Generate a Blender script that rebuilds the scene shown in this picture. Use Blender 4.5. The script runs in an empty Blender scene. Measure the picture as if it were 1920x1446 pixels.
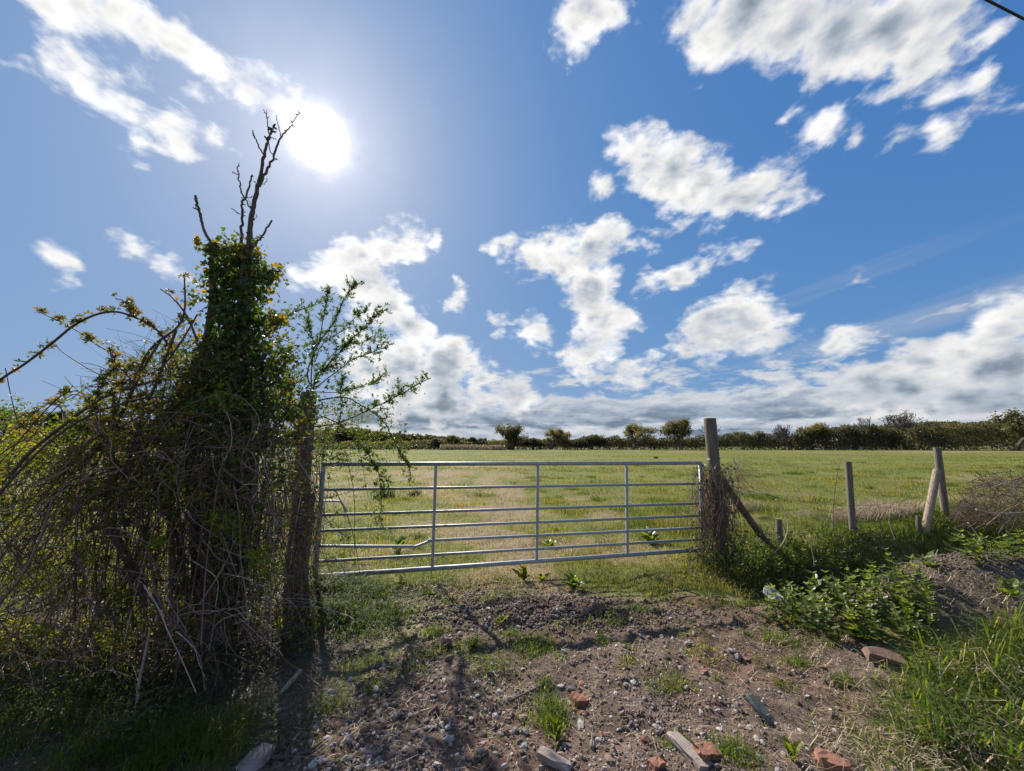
import bpy, math, random
import numpy as np
from mathutils import Vector, Matrix

random.seed(7)
R = np.random.default_rng(11)
def ur(a, b): return random.uniform(a, b)
SC = bpy.context.scene
COL = SC.collection

# ------------------------------------------------------------------ camera
FPX, CX, CY, HOR = 710.0, 960.0, 723.0, 835.0     # focal length and principal point in photograph pixels
CAM_H = 1.5
TH = math.atan((HOR - CY) / FPX)
cam_data = bpy.data.cameras.new('camera')
cam_data.sensor_fit = 'HORIZONTAL'
cam_data.sensor_width = 36.0
cam_data.lens = 36.0 * FPX / 1920.0
cam_data.clip_start = 0.05
cam_data.clip_end = 12000
cam = bpy.data.objects.new('camera', cam_data)
cam.location = (0, 0, CAM_H)
cam.rotation_euler = (math.pi / 2 + TH, 0, 0)
COL.objects.link(cam)
SC.camera = cam

CT, ST = math.cos(TH), math.sin(TH)
def ray(u, v):
    cx, cy = (u - CX) / FPX, (CY - v) / FPX
    return np.array([cx, CT - cy * ST, ST + cy * CT])
def at(u, v, Y):
    d = ray(u, v)
    return np.array([0, 0, CAM_H]) + d * (Y / d[1])

# ------------------------------------------------------------------ light, exposure
SUN_EL, SUN_AZ = math.radians(38.0), math.radians(-30.0)   # azimuth from +Y, positive towards +X
SUN_DIR = np.array([math.sin(SUN_AZ) * math.cos(SUN_EL), math.cos(SUN_AZ) * math.cos(SUN_EL), math.sin(SUN_EL)])
EXPOSURE = 0.90
SC.view_settings.view_transform = 'Standard'
SC.view_settings.look = 'None'
SC.view_settings.exposure = EXPOSURE
SC.view_settings.gamma = 1.0
SC.view_settings.use_curve_mapping = False
SC.render.engine = 'CYCLES'
SC.cycles.use_denoising = True
SC.cycles.max_bounces = 6
SC.cycles.diffuse_bounces = 3
SC.cycles.glossy_bounces = 2
SC.cycles.transmission_bounces = 4
SC.cycles.transparent_max_bounces = 4

sun_data = bpy.data.lights.new('sun', 'SUN')
sun_data.energy = 5.0
sun_data.angle = math.radians(0.55)
sun_data.color = (1.0, 0.93, 0.82)
sun = bpy.data.objects.new('sun', sun_data)
sun.location = (-10, 17, 16)
sun.rotation_euler = Vector(SUN_DIR).to_track_quat('Z', 'Y').to_euler()
COL.objects.link(sun)

# ------------------------------------------------------------------ node helper
class NT:
    def __init__(s, tree):
        s.t = tree; s.n = tree.nodes; s.l = tree.links
    def new(s, typ, **kw):
        nd = s.n.new(typ)
        for k, v in kw.items(): setattr(nd, k, v)
        return nd
    def put(s, sock, v):
        if isinstance(v, bpy.types.NodeSocket): s.l.new(v, sock)
        elif v is not None: sock.default_value = v
    def m(s, op, a, b=None, c=None, clamp=False):
        nd = s.new('ShaderNodeMath', operation=op, use_clamp=clamp)
        s.put(nd.inputs[0], a)
        if b is not None: s.put(nd.inputs[1], b)
        if c is not None: s.put(nd.inputs[2], c)
        return nd.outputs[0]
    def vm(s, op, a, b=None, out=0, scale=None):
        nd = s.new('ShaderNodeVectorMath', operation=op)
        s.put(nd.inputs[0], a)
        if b is not None: s.put(nd.inputs[1], b)
        if scale is not None: s.put(nd.inputs['Scale'], scale)
        return nd.outputs[out]
    def noise(s, vec, scale=5, detail=4, rough=0.55, lac=2.0, dist=0.0, out='Fac', dim='3D'):
        nd = s.new('ShaderNodeTexNoise', noise_dimensions=dim)
        if vec is not None: s.put(nd.inputs['Vector'], vec)
        for k, v in (('Scale', scale), ('Detail', detail), ('Roughness', rough), ('Lacunarity', lac), ('Distortion', dist)):
            s.put(nd.inputs[k], v)
        return nd.outputs[out]
    def step(s, x, a, b, lo=0.0, hi=1.0):
        nd = s.new('ShaderNodeMapRange', interpolation_type='SMOOTHSTEP', clamp=True)
        s.put(nd.inputs[0], x); s.put(nd.inputs[1], a); s.put(nd.inputs[2], b); s.put(nd.inputs[3], lo); s.put(nd.inputs[4], hi)
        return nd.outputs[0]
    def lin(s, x, a, b, lo=0.0, hi=1.0):
        nd = s.new('ShaderNodeMapRange', clamp=True)
        s.put(nd.inputs[0], x); s.put(nd.inputs[1], a); s.put(nd.inputs[2], b); s.put(nd.inputs[3], lo); s.put(nd.inputs[4], hi)
        return nd.outputs[0]
    def mix(s, f, a, b, mode='MIX'):
        nd = s.new('ShaderNodeMix', data_type='RGBA', blend_type=mode)
        s.put(nd.inputs['Factor'], f)
        s.put(nd.inputs[6], a if isinstance(a, bpy.types.NodeSocket) else (*a, 1)[:4])
        s.put(nd.inputs[7], b if isinstance(b, bpy.types.NodeSocket) else (*b, 1)[:4])
        return nd.outputs[2]
    def ramp(s, x, stops):
        nd = s.new('ShaderNodeValToRGB')
        el = nd.color_ramp.elements
        while len(el) < len(stops): el.new(0.5)
        for e, (p, c) in zip(el, stops):
            e.position = p; e.color = (*c, 1)
        s.put(nd.inputs[0], x)
        return nd.outputs[0]
    def attr(s, name, out='Fac'):
        return s.new('ShaderNodeAttribute', attribute_name=name).outputs[out]
    def comb(s, x, y, z):
        nd = s.new('ShaderNodeCombineXYZ')
        for i, v in enumerate((x, y, z)): s.put(nd.inputs[i], v)
        return nd.outputs[0]

# ------------------------------------------------------------------ sky: Nishita plus a procedural cloud deck
def stereo(u, v):
    d = ray(u, v); d = d / np.linalg.norm(d)
    return np.array([d[0], d[2]]) / (1 + d[1])
# cumulus puffs as discs of the sky (photograph pixel centre and radius, turned into directions)
PUFFS = [
 (110,0,36),(170,12,46),(235,38,46),(295,78,42),(355,112,40),(415,145,36),(465,172,30),(520,195,34),
 (60,108,10),(112,112,30),(170,140,40),(228,180,44),(278,215,40),(318,258,28),(352,290,12),(250,272,18),
 (385,252,18),(408,270,12),
 (92,482,11),(135,496,10),(208,438,6),(256,470,18),(304,498,23),(345,522,13),
 (560,512,22),(612,505,36),(662,486,42),(712,476,38),(762,464,24),(808,455,8),(692,535,46),(735,580,44),(775,618,36),
 (862,532,14),(866,562,16),
 (955,470,16),(1005,492,30),(1062,490,42),(1122,468,40),(1165,448,34),(1215,458,14),(1252,440,8),(1120,545,44),(1135,600,44),(1110,655,40),(945,606,20),(1010,622,20),(1070,650,24),
 (1222,530,22),(1270,514,28),(1325,496,22),(1375,476,14),(1405,464,6),
 (1142,345,22),(1165,280,20),(1205,262,30),(1262,322,56),(1330,345,50),(1395,352,40),(1445,368,30),(1482,382,16),(1512,376,8),(1345,395,22),(1290,378,34),(1215,315,40),(1375,362,44),(1230,280,30),
 (1330,622,54),(1392,612,54),(1360,600,40),(1445,622,30),(1290,655,34),(1430,528,8),(1380,560,20),
 (1572,640,26),(1604,634,18),
 (1100,20,46),(1070,60,34),(1142,30,32),(1018,98,12),(1064,122,12),
 (1300,20,42),(1385,40,66),(1480,40,76),(1580,50,84),(1680,50,80),(1770,10,70),(1628,140,36),(1700,130,44),(1765,185,24),(1850,150,14),(1845,60,22),(1768,240,12),(1905,180,14),
 (1472,226,8),(1545,240,24),(1608,266,12),(1690,250,8),
 (1632,525,10),
 (1925,590,46),(1870,615,44),(1800,650,40),(1730,675,40),(1660,695,34),(1880,690,70),
 (545,215,34),(600,262,24),
 (690,690,40),(750,680,50),(830,690,52),(900,716,30),(740,735,46),(830,745,50),(670,650,26),(960,745,30),
 (1180,690,34),(1480,715,30),(1560,720,34),(1640,725,40),(1720,730,50),(1820,740,60),(1900,740,60),
]
# thick cores, seen from below against the sun
CORES = [(715,525,62),(745,575,50),(300,495,24),(1320,365,70),(1250,340,40),(1400,375,45),(1385,640,52),(1310,655,40),(1130,640,46),(1100,470,34),(1570,655,26),
         (830,715,60),(760,700,40),(1860,690,66),(1560,30,90),(1400,25,60),(1660,60,70),(1240,340,34),(1450,372,34),(1130,560,40),(1085,480,30),(1270,520,18),(690,690,40),(900,730,30),(1690,690,40),(1100,30,36)]

def build_world():
    w = bpy.data.worlds.new('World')
    SC.world = w
    w.use_nodes = True
    w.cycles.sampling_method = 'MANUAL'
    w.cycles.sample_map_resolution = 512
    t = NT(w.node_tree)
    t.n.clear()
    out = t.new('ShaderNodeOutputWorld')
    bg = t.new('ShaderNodeBackground')
    STR = 0.1
    bg.inputs['Strength'].default_value = 0.0785
    t.l.new(bg.outputs[0], out.inputs[0])
    D = t.vm('NORMALIZE', t.new('ShaderNodeTexCoord').outputs['Generated'])
    sep = t.new('ShaderNodeSeparateXYZ'); t.l.new(D, sep.inputs[0])
    x, y, z = sep.outputs
    sky = t.new('ShaderNodeTexSky')
    sky.sky_type = 'NISHITA'
    sky.sun_disc = False
    sky.sun_elevation = SUN_EL
    sky.sun_rotation = SUN_AZ
    sky.altitude = 50
    sky.air_density = 1.0
    sky.dust_density = 1.0
    sky.ozone_density = 2.5
    cosS = t.vm('DOT_PRODUCT', D, tuple(SUN_DIR), out=1)
    ang = t.m('ARCCOSINE', t.m('MINIMUM', cosS, 0.99999))          # radians from the sun
    glow = t.m('EXPONENT', t.m('MULTIPLY', ang, -6.5))
    rag = t.m('ADD', 1.0, t.m('MULTIPLY', t.m('SUBTRACT', t.noise(D, 16.0, 6, .6), .5), 1.3))
    a2 = t.m('MULTIPLY', t.m('MULTIPLY', ang, ang), rag)
    glow_in = t.m('ADD', t.m('EXPONENT', t.m('MULTIPLY', a2, -680.0)), t.m('MULTIPLY', t.m('EXPONENT', t.m('MULTIPLY', a2, -48.0)), .060))
    skyc = t.mix(1.0, sky.outputs[0], SKY_TINT, 'MULTIPLY')
    # the wide bright aureole rolled off, as a camera that holds the highlights records it
    skyc = t.vm('DIVIDE', skyc, t.vm('ADD', (1, 1, 1), t.vm('SCALE', skyc, scale=STR * 1.7)))
    skyc = t.vm('ADD', skyc, t.vm('SCALE', SUN_GLOW, scale=glow))
    # the camera's colour response: deep clear blues, held highlights
    sc_ = t.new('ShaderNodeSeparateXYZ'); t.l.new(skyc, sc_.inputs[0])
    skyc = t.comb(t.m('MULTIPLY', sc_.outputs[0], .64), t.m('MULTIPLY', t.m('POWER', sc_.outputs[1], .7), 1.20), t.m('MULTIPLY', t.m('POWER', sc_.outputs[2], .42), 2.50))
    skyc = t.vm('ADD', skyc, t.vm('SCALE', (1.0, .97, .93), scale=t.m('MULTIPLY', glow_in, 14.0)))

    den = t.m('ADD', y, 1.0001)
    px, pz = t.m('DIVIDE', x, den), t.m('DIVIDE', z, den)
    P = t.comb(px, pz, 0.0)
    N = t.vm('MULTIPLY', D, (1.0, 1.0, 1.7))
    wv = t.noise(N, 7.0, 3, 0.6, out='Color')
    P = t.vm('ADD', P, t.vm('MULTIPLY', t.vm('SUBTRACT', wv, (.5, .5, .5)), (.075, .06, 0)))
    n1 = t.noise(N, 13.0, 9, 0.60, 2.1, 0.2)
    nl = t.noise(N, 9.0, 1.5, 0.5)
    vo = t.new('ShaderNodeTexVoronoi', feature='SMOOTH_F1', normalize=True)
    t.put(vo.inputs['Vector'], t.vm('ADD', N, t.vm('SCALE', t.vm('SUBTRACT', wv, (.5, .5, .5)), scale=.06)))
    for k_, v_ in (('Scale', 17.0), ('Detail', 2.0), ('Roughness', .55), ('Lacunarity', 2.2), ('Smoothness', .35)): vo.inputs[k_].default_value = v_
    W = t.m('SUBTRACT', .42, vo.outputs['Distance'])
    N2 = t.vm('ADD', N, tuple(SUN_DIR * 0.022 + np.array([0, 0, .02])))
    n2 = t.noise(N2, 13.0, 5, 0.58, 2.1, 0.25)
    def field(discs, grow, k):
        f = None
        for (u, v, r) in discs:
            c = stereo(u, v)
            rr = np.mean([np.linalg.norm(stereo(u + a * r, v + b * r) - c) for a, b in ((1, 0), (-1, 0), (0, 1), (0, -1))]) * grow
            val = t.m('SUBTRACT', float(rr), t.vm('DISTANCE', P, (float(c[0]), float(c[1]), 0.0), out=1))
            f = val if f is None else t.m('SMOOTH_MAX', f, val, k)
        return f
    Fm = field(PUFFS, 1.13, 0.014)
    Fc = field(CORES, 1.0, 0.015)
    e1 = t.m('SUBTRACT', n1, 0.5)
    dlow = t.m('ADD', t.m('ADD', t.m('MULTIPLY', Fm, 36.0), t.m('MULTIPLY_ADD', W, 1.7, -.22)), t.m('MULTIPLY', t.m('SUBTRACT', nl, .5), 1.2))
    dens = t.m('ADD', dlow, t.m('MULTIPLY', e1, 2.2))
    # cloud elsewhere in the sky, beyond the part that is modelled puff by puff
    gen = t.noise(N, 2.6, 7, 0.55)
    outside = t.step(t.m('MAXIMUM', t.m('ABSOLUTE', px), t.m('MULTIPLY', pz, 1.15)), 0.56, 0.72)
    gend = t.m('SUBTRACT', t.m('MULTIPLY', t.m('SUBTRACT', gen, 0.56), 14.0), t.m('MULTIPLY', t.m('SUBTRACT', 1.0, outside), 30.0))
    dens = t.m('MAXIMUM', dens, gend)
    # far bank of cumulus along the horizon, flattened by distance
    el = t.m('ARCSINE', z)
    az = t.m('ARCTAN2', x, y)
    H = t.comb(t.m('MULTIPLY', az, 1.0), t.m('MULTIPLY', el, 3.0), 0.37)
    h1 = t.noise(H, 8.5, 8, 0.6, 2.1, 0.3)
    h2 = t.noise(t.vm('ADD', H, (-.006, .035, 0)), 8.5, 6, 0.6, 2.1, 0.3)
    hb = t.noise(t.comb(t.m('MULTIPLY', az, 1.0), t.m('MULTIPLY', el, 9.0), 1.9), 4.5, 5, 0.5)
    rightness = t.step(az, -0.45, 0.6)
    present = t.step(az, -0.66, -0.36)
    top = t.m('ADD', 0.145, t.m('MULTIPLY', rightness, 0.06))
    bank = t.m('SUBTRACT', 1.0, t.m('DIVIDE', el, top))
    bank = t.m('ADD', t.m('MULTIPLY', bank, 2.1), t.m('MULTIPLY', t.m('SUBTRACT', h1, 0.5), 5.0))
    bank = t.m('SUBTRACT', t.m('ADD', bank, -0.25), t.m('MULTIPLY', t.m('SUBTRACT', 1.0, present), 1.9))
    a_main = t.step(dens, -0.3, 0.6)
    a_bank = t.m('MULTIPLY', t.step(bank, -0.1, 0.7), 0.94)
    # light in the cloud: thin edges scatter the sun forward, thick cores go grey
    m1 = t.noise(N, 10.0, 3.5, .55, 2.1, .2)
    m2 = t.noise(t.vm('ADD', N, tuple(SUN_DIR * .045 + np.array([0, 0, .03]))), 10.0, 3.5, .55, 2.1, .2)
    relief = t.m('SUBTRACT', t.m('ADD', t.m('MULTIPLY', t.m('SUBTRACT', m1, m2), -.62), t.m('MULTIPLY', t.m('SUBTRACT', n1, n2), .16)), t.m('MULTIPLY', t.m('SUBTRACT', W, .15), .16))
    body = t.m('ADD', t.m('ADD', t.m('MULTIPLY_ADD', Fm, 48.0, -.1), t.m('MULTIPLY', W, 1.0)), t.m('MULTIPLY', e1, 1.7))
    core = t.m('MULTIPLY', t.step(t.m('ADD', t.m('ADD', Fc, t.m('MULTIPLY', t.m('SUBTRACT', nl, .5), .06)), t.m('MULTIPLY', e1, .05)), -0.062, 0.062), t.step(body, 0.2, 2.0))
    thick = t.step(body, 0.0, 1.9)
    near_sun = t.m('EXPONENT', t.m('MULTIPLY', ang, -1.6))
    lit = t.m('SUBTRACT', t.m('ADD', 0.93, t.m('MULTIPLY', near_sun, .30)), t.m('MULTIPLY', thick, 0.35))
    lit = t.m('SUBTRACT', lit, t.m('MULTIPLY', core, 0.30))
    lit = t.m('SUBTRACT', lit, relief, clamp=False)
    lit = t.m('SUBTRACT', lit, t.m('MULTIPLY', t.step(t.m('ARCSINE', z), .24, .07), .20))
    lit = t.m('MAXIMUM', lit, 0.30)
    cl = t.vm('SCALE', t.mix(t.lin(lit, .3, .85), (0.80, 0.97, 1.20), (1.0, 0.995, 0.985)), scale=t.m('MULTIPLY', lit, CLOUD_GAIN / STR))
    relh = t.m('MULTIPLY', t.m('SUBTRACT', h1, h2), .5)
    wob = t.m('ADD', t.m('MULTIPLY', t.m('SUBTRACT', hb, .5), .10), t.m('MULTIPLY', t.m('SUBTRACT', h1, .5), .05))
    e_ = t.m('ADD', t.m('SUBTRACT', el, .008), t.m('MULTIPLY', wob, .8))
    flat = t.m('MULTIPLY', t.step(e_, .036, .050), t.step(e_, .112, .080))
    flat = t.m('MAXIMUM', flat, t.m('MULTIPLY', t.step(wob, .004, .022), .7))
    lo = t.step(el, 0.16, 0.03)
    lith = t.m('SUBTRACT', t.m('SUBTRACT', 0.76, t.m('MULTIPLY', t.step(bank, .3, 2.2), .22)), t.m('MULTIPLY', t.m('MULTIPLY', flat, lo), 0.36))
    lith = t.m('MAXIMUM', t.m('SUBTRACT', lith, relh), 0.26)
    clh = t.vm('SCALE', t.mix(t.lin(lith, .25, .8), (0.72, 0.94, 1.25), (1.0, 0.995, 0.985)), scale=t.m('MULTIPLY', lith, CLOUD_GAIN / STR))
    # thin high streak
    sx = t.comb(t.m('MULTIPLY', t.m('SUBTRACT', el, t.m('MULTIPLY', az, .17)), 9.0), t.m('MULTIPLY', az, .9), 3.1)
    cir = t.m('MULTIPLY', t.step(t.noise(sx, 2.2, 5, .5), .50, .72), t.m('MULTIPLY', t.step(az, .30, .62), t.m('MULTIPLY', t.step(el, .15, .22), t.step(el, .42, .28))))
    col = t.mix(t.m('MULTIPLY', cir, .26), skyc, (0.62 * CLOUD_GAIN / STR,) * 3)
    col = t.mix(a_bank, col, clh)
    col = t.mix(a_main, col, cl)
    col = t.vm('ADD', col, t.vm('SCALE', (1.0, .97, .93), scale=t.m('MULTIPLY', glow_in, 5.0)))
    # below the horizon the far ground
    col = t.mix(t.step(z, -0.002, -0.02), col, (0.9, 1.0, 0.7))
    t.l.new(col, bg.inputs['Color'])
SKY_TINT = (0.80, 0.92, 1.12)
SUN_GLOW = (3.0, 2.9, 2.8)
CLOUD_GAIN = 0.68
build_world()

# ------------------------------------------------------------------ numeric noise
def _hash(i, j, s):
    h = (i * 374761393 + j * 668265263 + s * 2147483647) & 0xFFFFFFFF
    h = ((h ^ (h >> 13)) * 1274126177) & 0xFFFFFFFF
    return ((h ^ (h >> 16)) & 0xFFFF) / 65535.0
def vnoise(x, y, s=0):
    x = np.asarray(x, float); y = np.asarray(y, float)
    i = np.floor(x).astype(np.int64); j = np.floor(y).astype(np.int64)
    f, g = x - i, y - j
    f = f * f * (3 - 2 * f); g = g * g * (3 - 2 * g)
    return (_hash(i, j, s) * (1 - f) + _hash(i + 1, j, s) * f) * (1 - g) + (_hash(i, j + 1, s) * (1 - f) + _hash(i + 1, j + 1, s) * f) * g
def fbm(x, y, o=4, s=0):
    a, t, n = 1.0, 0.0, 0.0
    for k in range(o):
        t = t + a * vnoise(x * 2 ** k, y * 2 ** k, s + k); n += a; a *= .5
    return t / n
def sm(x, a, b):
    t = np.clip((np.asarray(x, float) - a) / (b - a), 0, 1)
    return t * t * (3 - 2 * t)
def dist_poly(x, y, pts):
    d = np.full(np.shape(x), 1e9)
    for (ax, ay), (bx, by) in zip(pts, pts[1:]):
        t = np.clip(((x - ax) * (bx - ax) + (y - ay) * (by - ay)) / ((bx - ax) ** 2 + (by - ay) ** 2), 0, 1)
        d = np.minimum(d, np.hypot(x - ax - t * (bx - ax), y - ay - t * (by - ay)))
    return d

# ------------------------------------------------------------------ lie of the land
DITCH = [(3.1, 4.46), (3.7, 4.70), (5.4, 5.50), (7.3, 6.15), (10, 6.8), (16, 8.2)]
LDITCH = [(-2.1, 2.75), (-2.9, 2.95), (-4.5, 2.9), (-8, 2.6)]
FENCE = [(2.7, 5.15), (5.75, 6.45), (7.75, 7.35), (12, 9.0), (18, 11.5)]
def mound(x, y):
    c, s = math.cos(.28), math.sin(.28)
    a, b = (x - 4.15) * c + (y - 3.95) * s, -(x - 4.15) * s + (y - 3.95) * c
    return np.exp(-(a / 1.45) ** 2 * np.where(a < 0, 1.3, .35) - (b / np.where(b < 0, .78, .5)) ** 2)
def hgt(x, y):
    x = np.asarray(x, float); y = np.asarray(y, float)
    near = sm(np.hypot(x, y), 26, 10)
    z = (fbm(x * .05, y * .05, 3, 3) - .5) * .35 * sm(np.hypot(x, y), 8, 30)
    z = z + near * ((fbm(x * .9, y * .9, 3, 5) - .5) * .10 + (fbm(x * 4, y * 4, 3, 9) - .5) * .045)
    tr = track(x, y)
    z = z + tr * near * ((fbm(x * 10, y * 10, 2, 21) - .5) * .055 + (fbm(x * 2.6, y * 2.6, 2, 23) - .5) * .05)
    z = z + .46 * mound(x, y) * (1 + .25 * (fbm(x * 3, y * 3, 3, 31) - .5))
    z = z - .95 * np.exp(-(dist_poly(x, y, DITCH) / .52) ** 2)
    z = z + .14 * np.exp(-((dist_poly(x, y, FENCE)) / .34) ** 2) * sm(x, 2.6, 3.4)
    z = z - .28 * np.exp(-(dist_poly(x, y, LDITCH) / .33) ** 2)
    z = z + .16 * np.exp(-((x + 2.6) / .9) ** 2 - ((y - 3.55) / .45) ** 2)
    r = np.exp(-((x - .25) / .85) ** 2 - ((y - 3.72) / .22) ** 2)
    z = z + r * (.02 + .12 * (fbm(x * 6, y * 6, 3, 41) - .3))
    z = z + .2 * np.exp(-(dist_poly(x, y, [(4.6, 7.5), (6.6, 8.4), (9.5, 8.6)]) / .5) ** 2) * fbm(x * 2.4, y * 2.4, 3, 51)
    return z
def track(x, y):
    wob = (fbm(x * 1.7, y * 1.7, 3, 61) - .5) * 1.0
    left = np.interp(y, [0, 2, 3, 3.6, 4.2], [-1.5, -1.25, -1.05, -.75, -.5])
    right = np.interp(y, [0, 1.9, 2.1, 2.5, 3, 3.6, 4.2], [1.1, 1.5, 1.75, 2.35, 2.9, 2.75, 2.6])
    e = np.minimum(x - left, right - x) + wob * .55
    return sm(e, -.2, .45) * sm(y + wob * 1.1, 4.45, 3.65)
def thatch(x, y):
    a = np.exp(-((x - .4 - (y - 5) * .1) / (1.0 + .16 * y)) ** 2) * sm(y, 18, 6)
    b = np.exp(-((x + 3.5) / 3.2) ** 2 - ((y - 13.5) / 2.6) ** 2)
    c = np.exp(-((x + 5.5) / 5.0) ** 2 - ((y - 20) / 4.5) ** 2) * 1.1 + np.exp(-((x - 3) / 9.0) ** 2 - ((y - 27) / 2.5) ** 2) * .6 + sm(x, 20, 50) * np.exp(-((y - 88) / 12.0) ** 2) * .8
    d = sm(fbm(x * .35, y * .35, 4, 73), .54, .74) * .45
    return np.clip((a * .9 + b + c + d) * (.15 + 1.15 * sm(fbm(x * 1.1, y * 1.1, 4, 71), .38, .60)) - .08, 0, 1)
def bare(x, y):      # turned, grassless earth besides the track
    m = sm(mound(x, y) + (fbm(x * 3, y * 3, 3, 81) - .5) * .4, .16, .40)
    d = np.exp(-(dist_poly(x, y, DITCH) / .5) ** 2)
    s = np.exp(-(dist_poly(x, y, [(4.6, 7.5), (6.6, 8.4), (9.5, 8.6)]) / .45) ** 2) * sm(fbm(x * 1.6, y * 1.6, 3, 91), .4, .6)
    l = sm(-x + (fbm(x * 1.8, y * 1.8, 3, 95) - .5) * .8, .95, 1.35) * sm(y, 4.5, 3.9)
    return np.clip(np.maximum(np.maximum(m, d), np.maximum(s, l * .8)), 0, 1)

def gnd(u, v):
    """The point of the land seen at a photograph pixel."""
    d = ray(u, v)
    t = np.concatenate([np.arange(1.5, 14, .02), np.geomspace(14, 400, 500)])
    q = np.array([0, 0, CAM_H]) + t[:, None] * d
    below = np.nonzero(q[:, 2] < hgt(q[:, 0], q[:, 1]))[0]
    i = below[0] if len(below) else -1
    return q[i]

# ------------------------------------------------------------------ mesh helpers
class Geo:
    def __init__(s):
        s.V, s.F3, s.F4, s.T, s.n = [], [], [], [], 0
    def add(s, V, F, t=0.0):
        V = np.asarray(V, float).reshape(-1, 3)
        F = np.asarray(F, np.int64)
        (s.F3 if F.shape[1] == 3 else s.F4).append(F + s.n)
        s.V.append(V)
        s.T.append(np.broadcast_to(np.asarray(t, float), (len(V),)))
        s.n += len(V)
    def mesh(s, name, mat, smooth=False):
        me = bpy.data.meshes.new(name)
        V = np.concatenate(s.V) if s.V else np.zeros((0, 3))
        f3 = np.concatenate(s.F3) if s.F3 else np.zeros((0, 3), np.int64)
        f4 = np.concatenate(s.F4) if s.F4 else np.zeros((0, 4), np.int64)
        me.vertices.add(len(V)); me.vertices.foreach_set('co', V.astype(np.float32).ravel())
        loops = np.concatenate([f3.ravel(), f4.ravel()]).astype(np.int32)
        me.loops.add(len(loops)); me.loops.foreach_set('vertex_index', loops)
        tot = np.concatenate([np.full(len(f3), 3), np.full(len(f4), 4)]).astype(np.int32)
        me.polygons.add(len(tot))
        me.polygons.foreach_set('loop_start', (np.cumsum(tot) - tot).astype(np.int32))
        me.polygons.foreach_set('loop_total', tot)
        me.polygons.foreach_set('use_smooth', np.full(len(tot), smooth))
        me.update(calc_edges=True)
        a = me.attributes.new('tint', 'FLOAT', 'POINT')
        if s.T: a.data.foreach_set('value', np.concatenate(s.T).astype(np.float32))
        if mat: me.materials.append(mat)
        return me
    def obj(s, name, mat, parent=None, kind=None, smooth=False):
        return link(name, s.mesh(name, mat, smooth), parent, kind)

def link(name, data, parent=None, kind=None):
    o = bpy.data.objects.new(name, data)
    COL.objects.link(o)
    if parent is not None: o.parent = parent
    if kind: o['kind'] = kind
    return o
def thing(name, label, cat, loc=(0, 0, 0), group=None):
    o = link(name, None)
    o.location = loc
    o.empty_display_size = .1
    return tag(o, label, cat, group)
def tag(o, label, cat, group=None):
    o['label'] = label; o['category'] = cat
    if group: o['group'] = group
    return o
def part(g, name, mat, root, kind=None, smooth=False):
    """World-space geometry linked as a child of a thing that stands at root.location."""
    loc = np.array(root.location)
    for v in g.V: v -= loc
    return g.obj(name, mat, root, kind, smooth)

def smooth_path(pts, n):
    p = np.asarray(pts, float)
    if len(p) < 3:
        t = np.linspace(0, 1, n)[:, None]
        return p[0] * (1 - t) + p[-1] * t
    p = np.vstack([2 * p[0] - p[1], p, 2 * p[-1] - p[-2]])
    k = len(p) - 3
    s = np.linspace(0, k - 1e-6, n)
    i = s.astype(int); f = (s - i)[:, None]
    a, b, c, d = p[i], p[i + 1], p[i + 2], p[i + 3]
    return .5 * (2 * b + (c - a) * f + (2 * a - 5 * b + 4 * c - d) * f ** 2 + (3 * b - a - 3 * c + d) * f ** 3)
def tube(g, pts, r0, r1=None, sides=6, tint=0.0, cap=True, rough=0.0):
    p = np.asarray(pts, float); n = len(p)
    r1 = r0 if r1 is None else r1
    tn = np.gradient(p, axis=0)
    tn /= np.linalg.norm(tn, axis=1)[:, None] + 1e-12
    ref = np.array([0, 0, 1.0]) if abs(tn[:, 2].mean()) < .8 else np.array([1.0, 0, 0])
    a = np.cross(tn, ref); a /= np.linalg.norm(a, axis=1)[:, None] + 1e-12
    b = np.cross(tn, a)
    r = (np.linspace(r0, r1, n) if np.isscalar(r0) else np.asarray(r0))[:, None]
    th = np.linspace(0, 2 * np.pi, sides, endpoint=False)
    rr = r * (1 + (R.uniform(-rough, rough, (n, sides)) if rough else 0))
    V = p[:, None, :] + rr[..., None] * (np.cos(th)[None, :, None] * a[:, None, :] + np.sin(th)[None, :, None] * b[:, None, :])
    i = np.arange(n - 1)[:, None] * sides; k = np.arange(sides)[None, :]; k2 = (k + 1) % sides
    F = np.stack([i + k, i + k2, i + sides + k2, i + sides + k], -1).reshape(-1, 4)
    V = V.reshape(-1, 3)
    if cap:
        V = np.vstack([V, p[0], p[-1]])
        c0 = n * sides
        kk = np.arange(sides)
        g.add(V, F, tint)
        base = g.n - len(V)
        g.F3.append(np.stack([np.full(sides, c0), (kk + 1) % sides, kk], -1) + base)
        g.F3.append(np.stack([np.full(sides, c0 + 1), (n - 1) * sides + kk, (n - 1) * sides + (kk + 1) % sides], -1) + base)
    else:
        g.add(V, F, tint)

def batch(g, tv, tf, pos, rot, scale, tint):
    """Copies of a template (tv, tf): pos (N,3), rot (N,3,3) with columns = axes, scale (N,) or (N,3)."""
    N = len(pos)
    if N == 0: return
    scale = np.asarray(scale, float)
    sc = scale[:, None, None] if scale.ndim == 1 else scale[:, None, :]
    V = np.einsum('nij,nkj->nki', rot, np.asarray(tv)[None] * sc) + np.asarray(pos)[:, None]
    k = len(tv)
    F = (np.asarray(tf)[None] + (np.arange(N) * k)[:, None, None]).reshape(-1, np.shape(tf)[1])
    g.add(V.reshape(-1, 3), F, np.repeat(np.broadcast_to(tint, (N,)), k))
def unit(v):
    return v / (np.linalg.norm(v, axis=-1, keepdims=True) + 1e-12)
def frames(axis, normal):
    """Rotations with local Y along axis and local Z near normal."""
    y = unit(axis); x = unit(np.cross(y, normal)); z = np.cross(x, y)
    return np.stack([x, y, z], -1)
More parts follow.
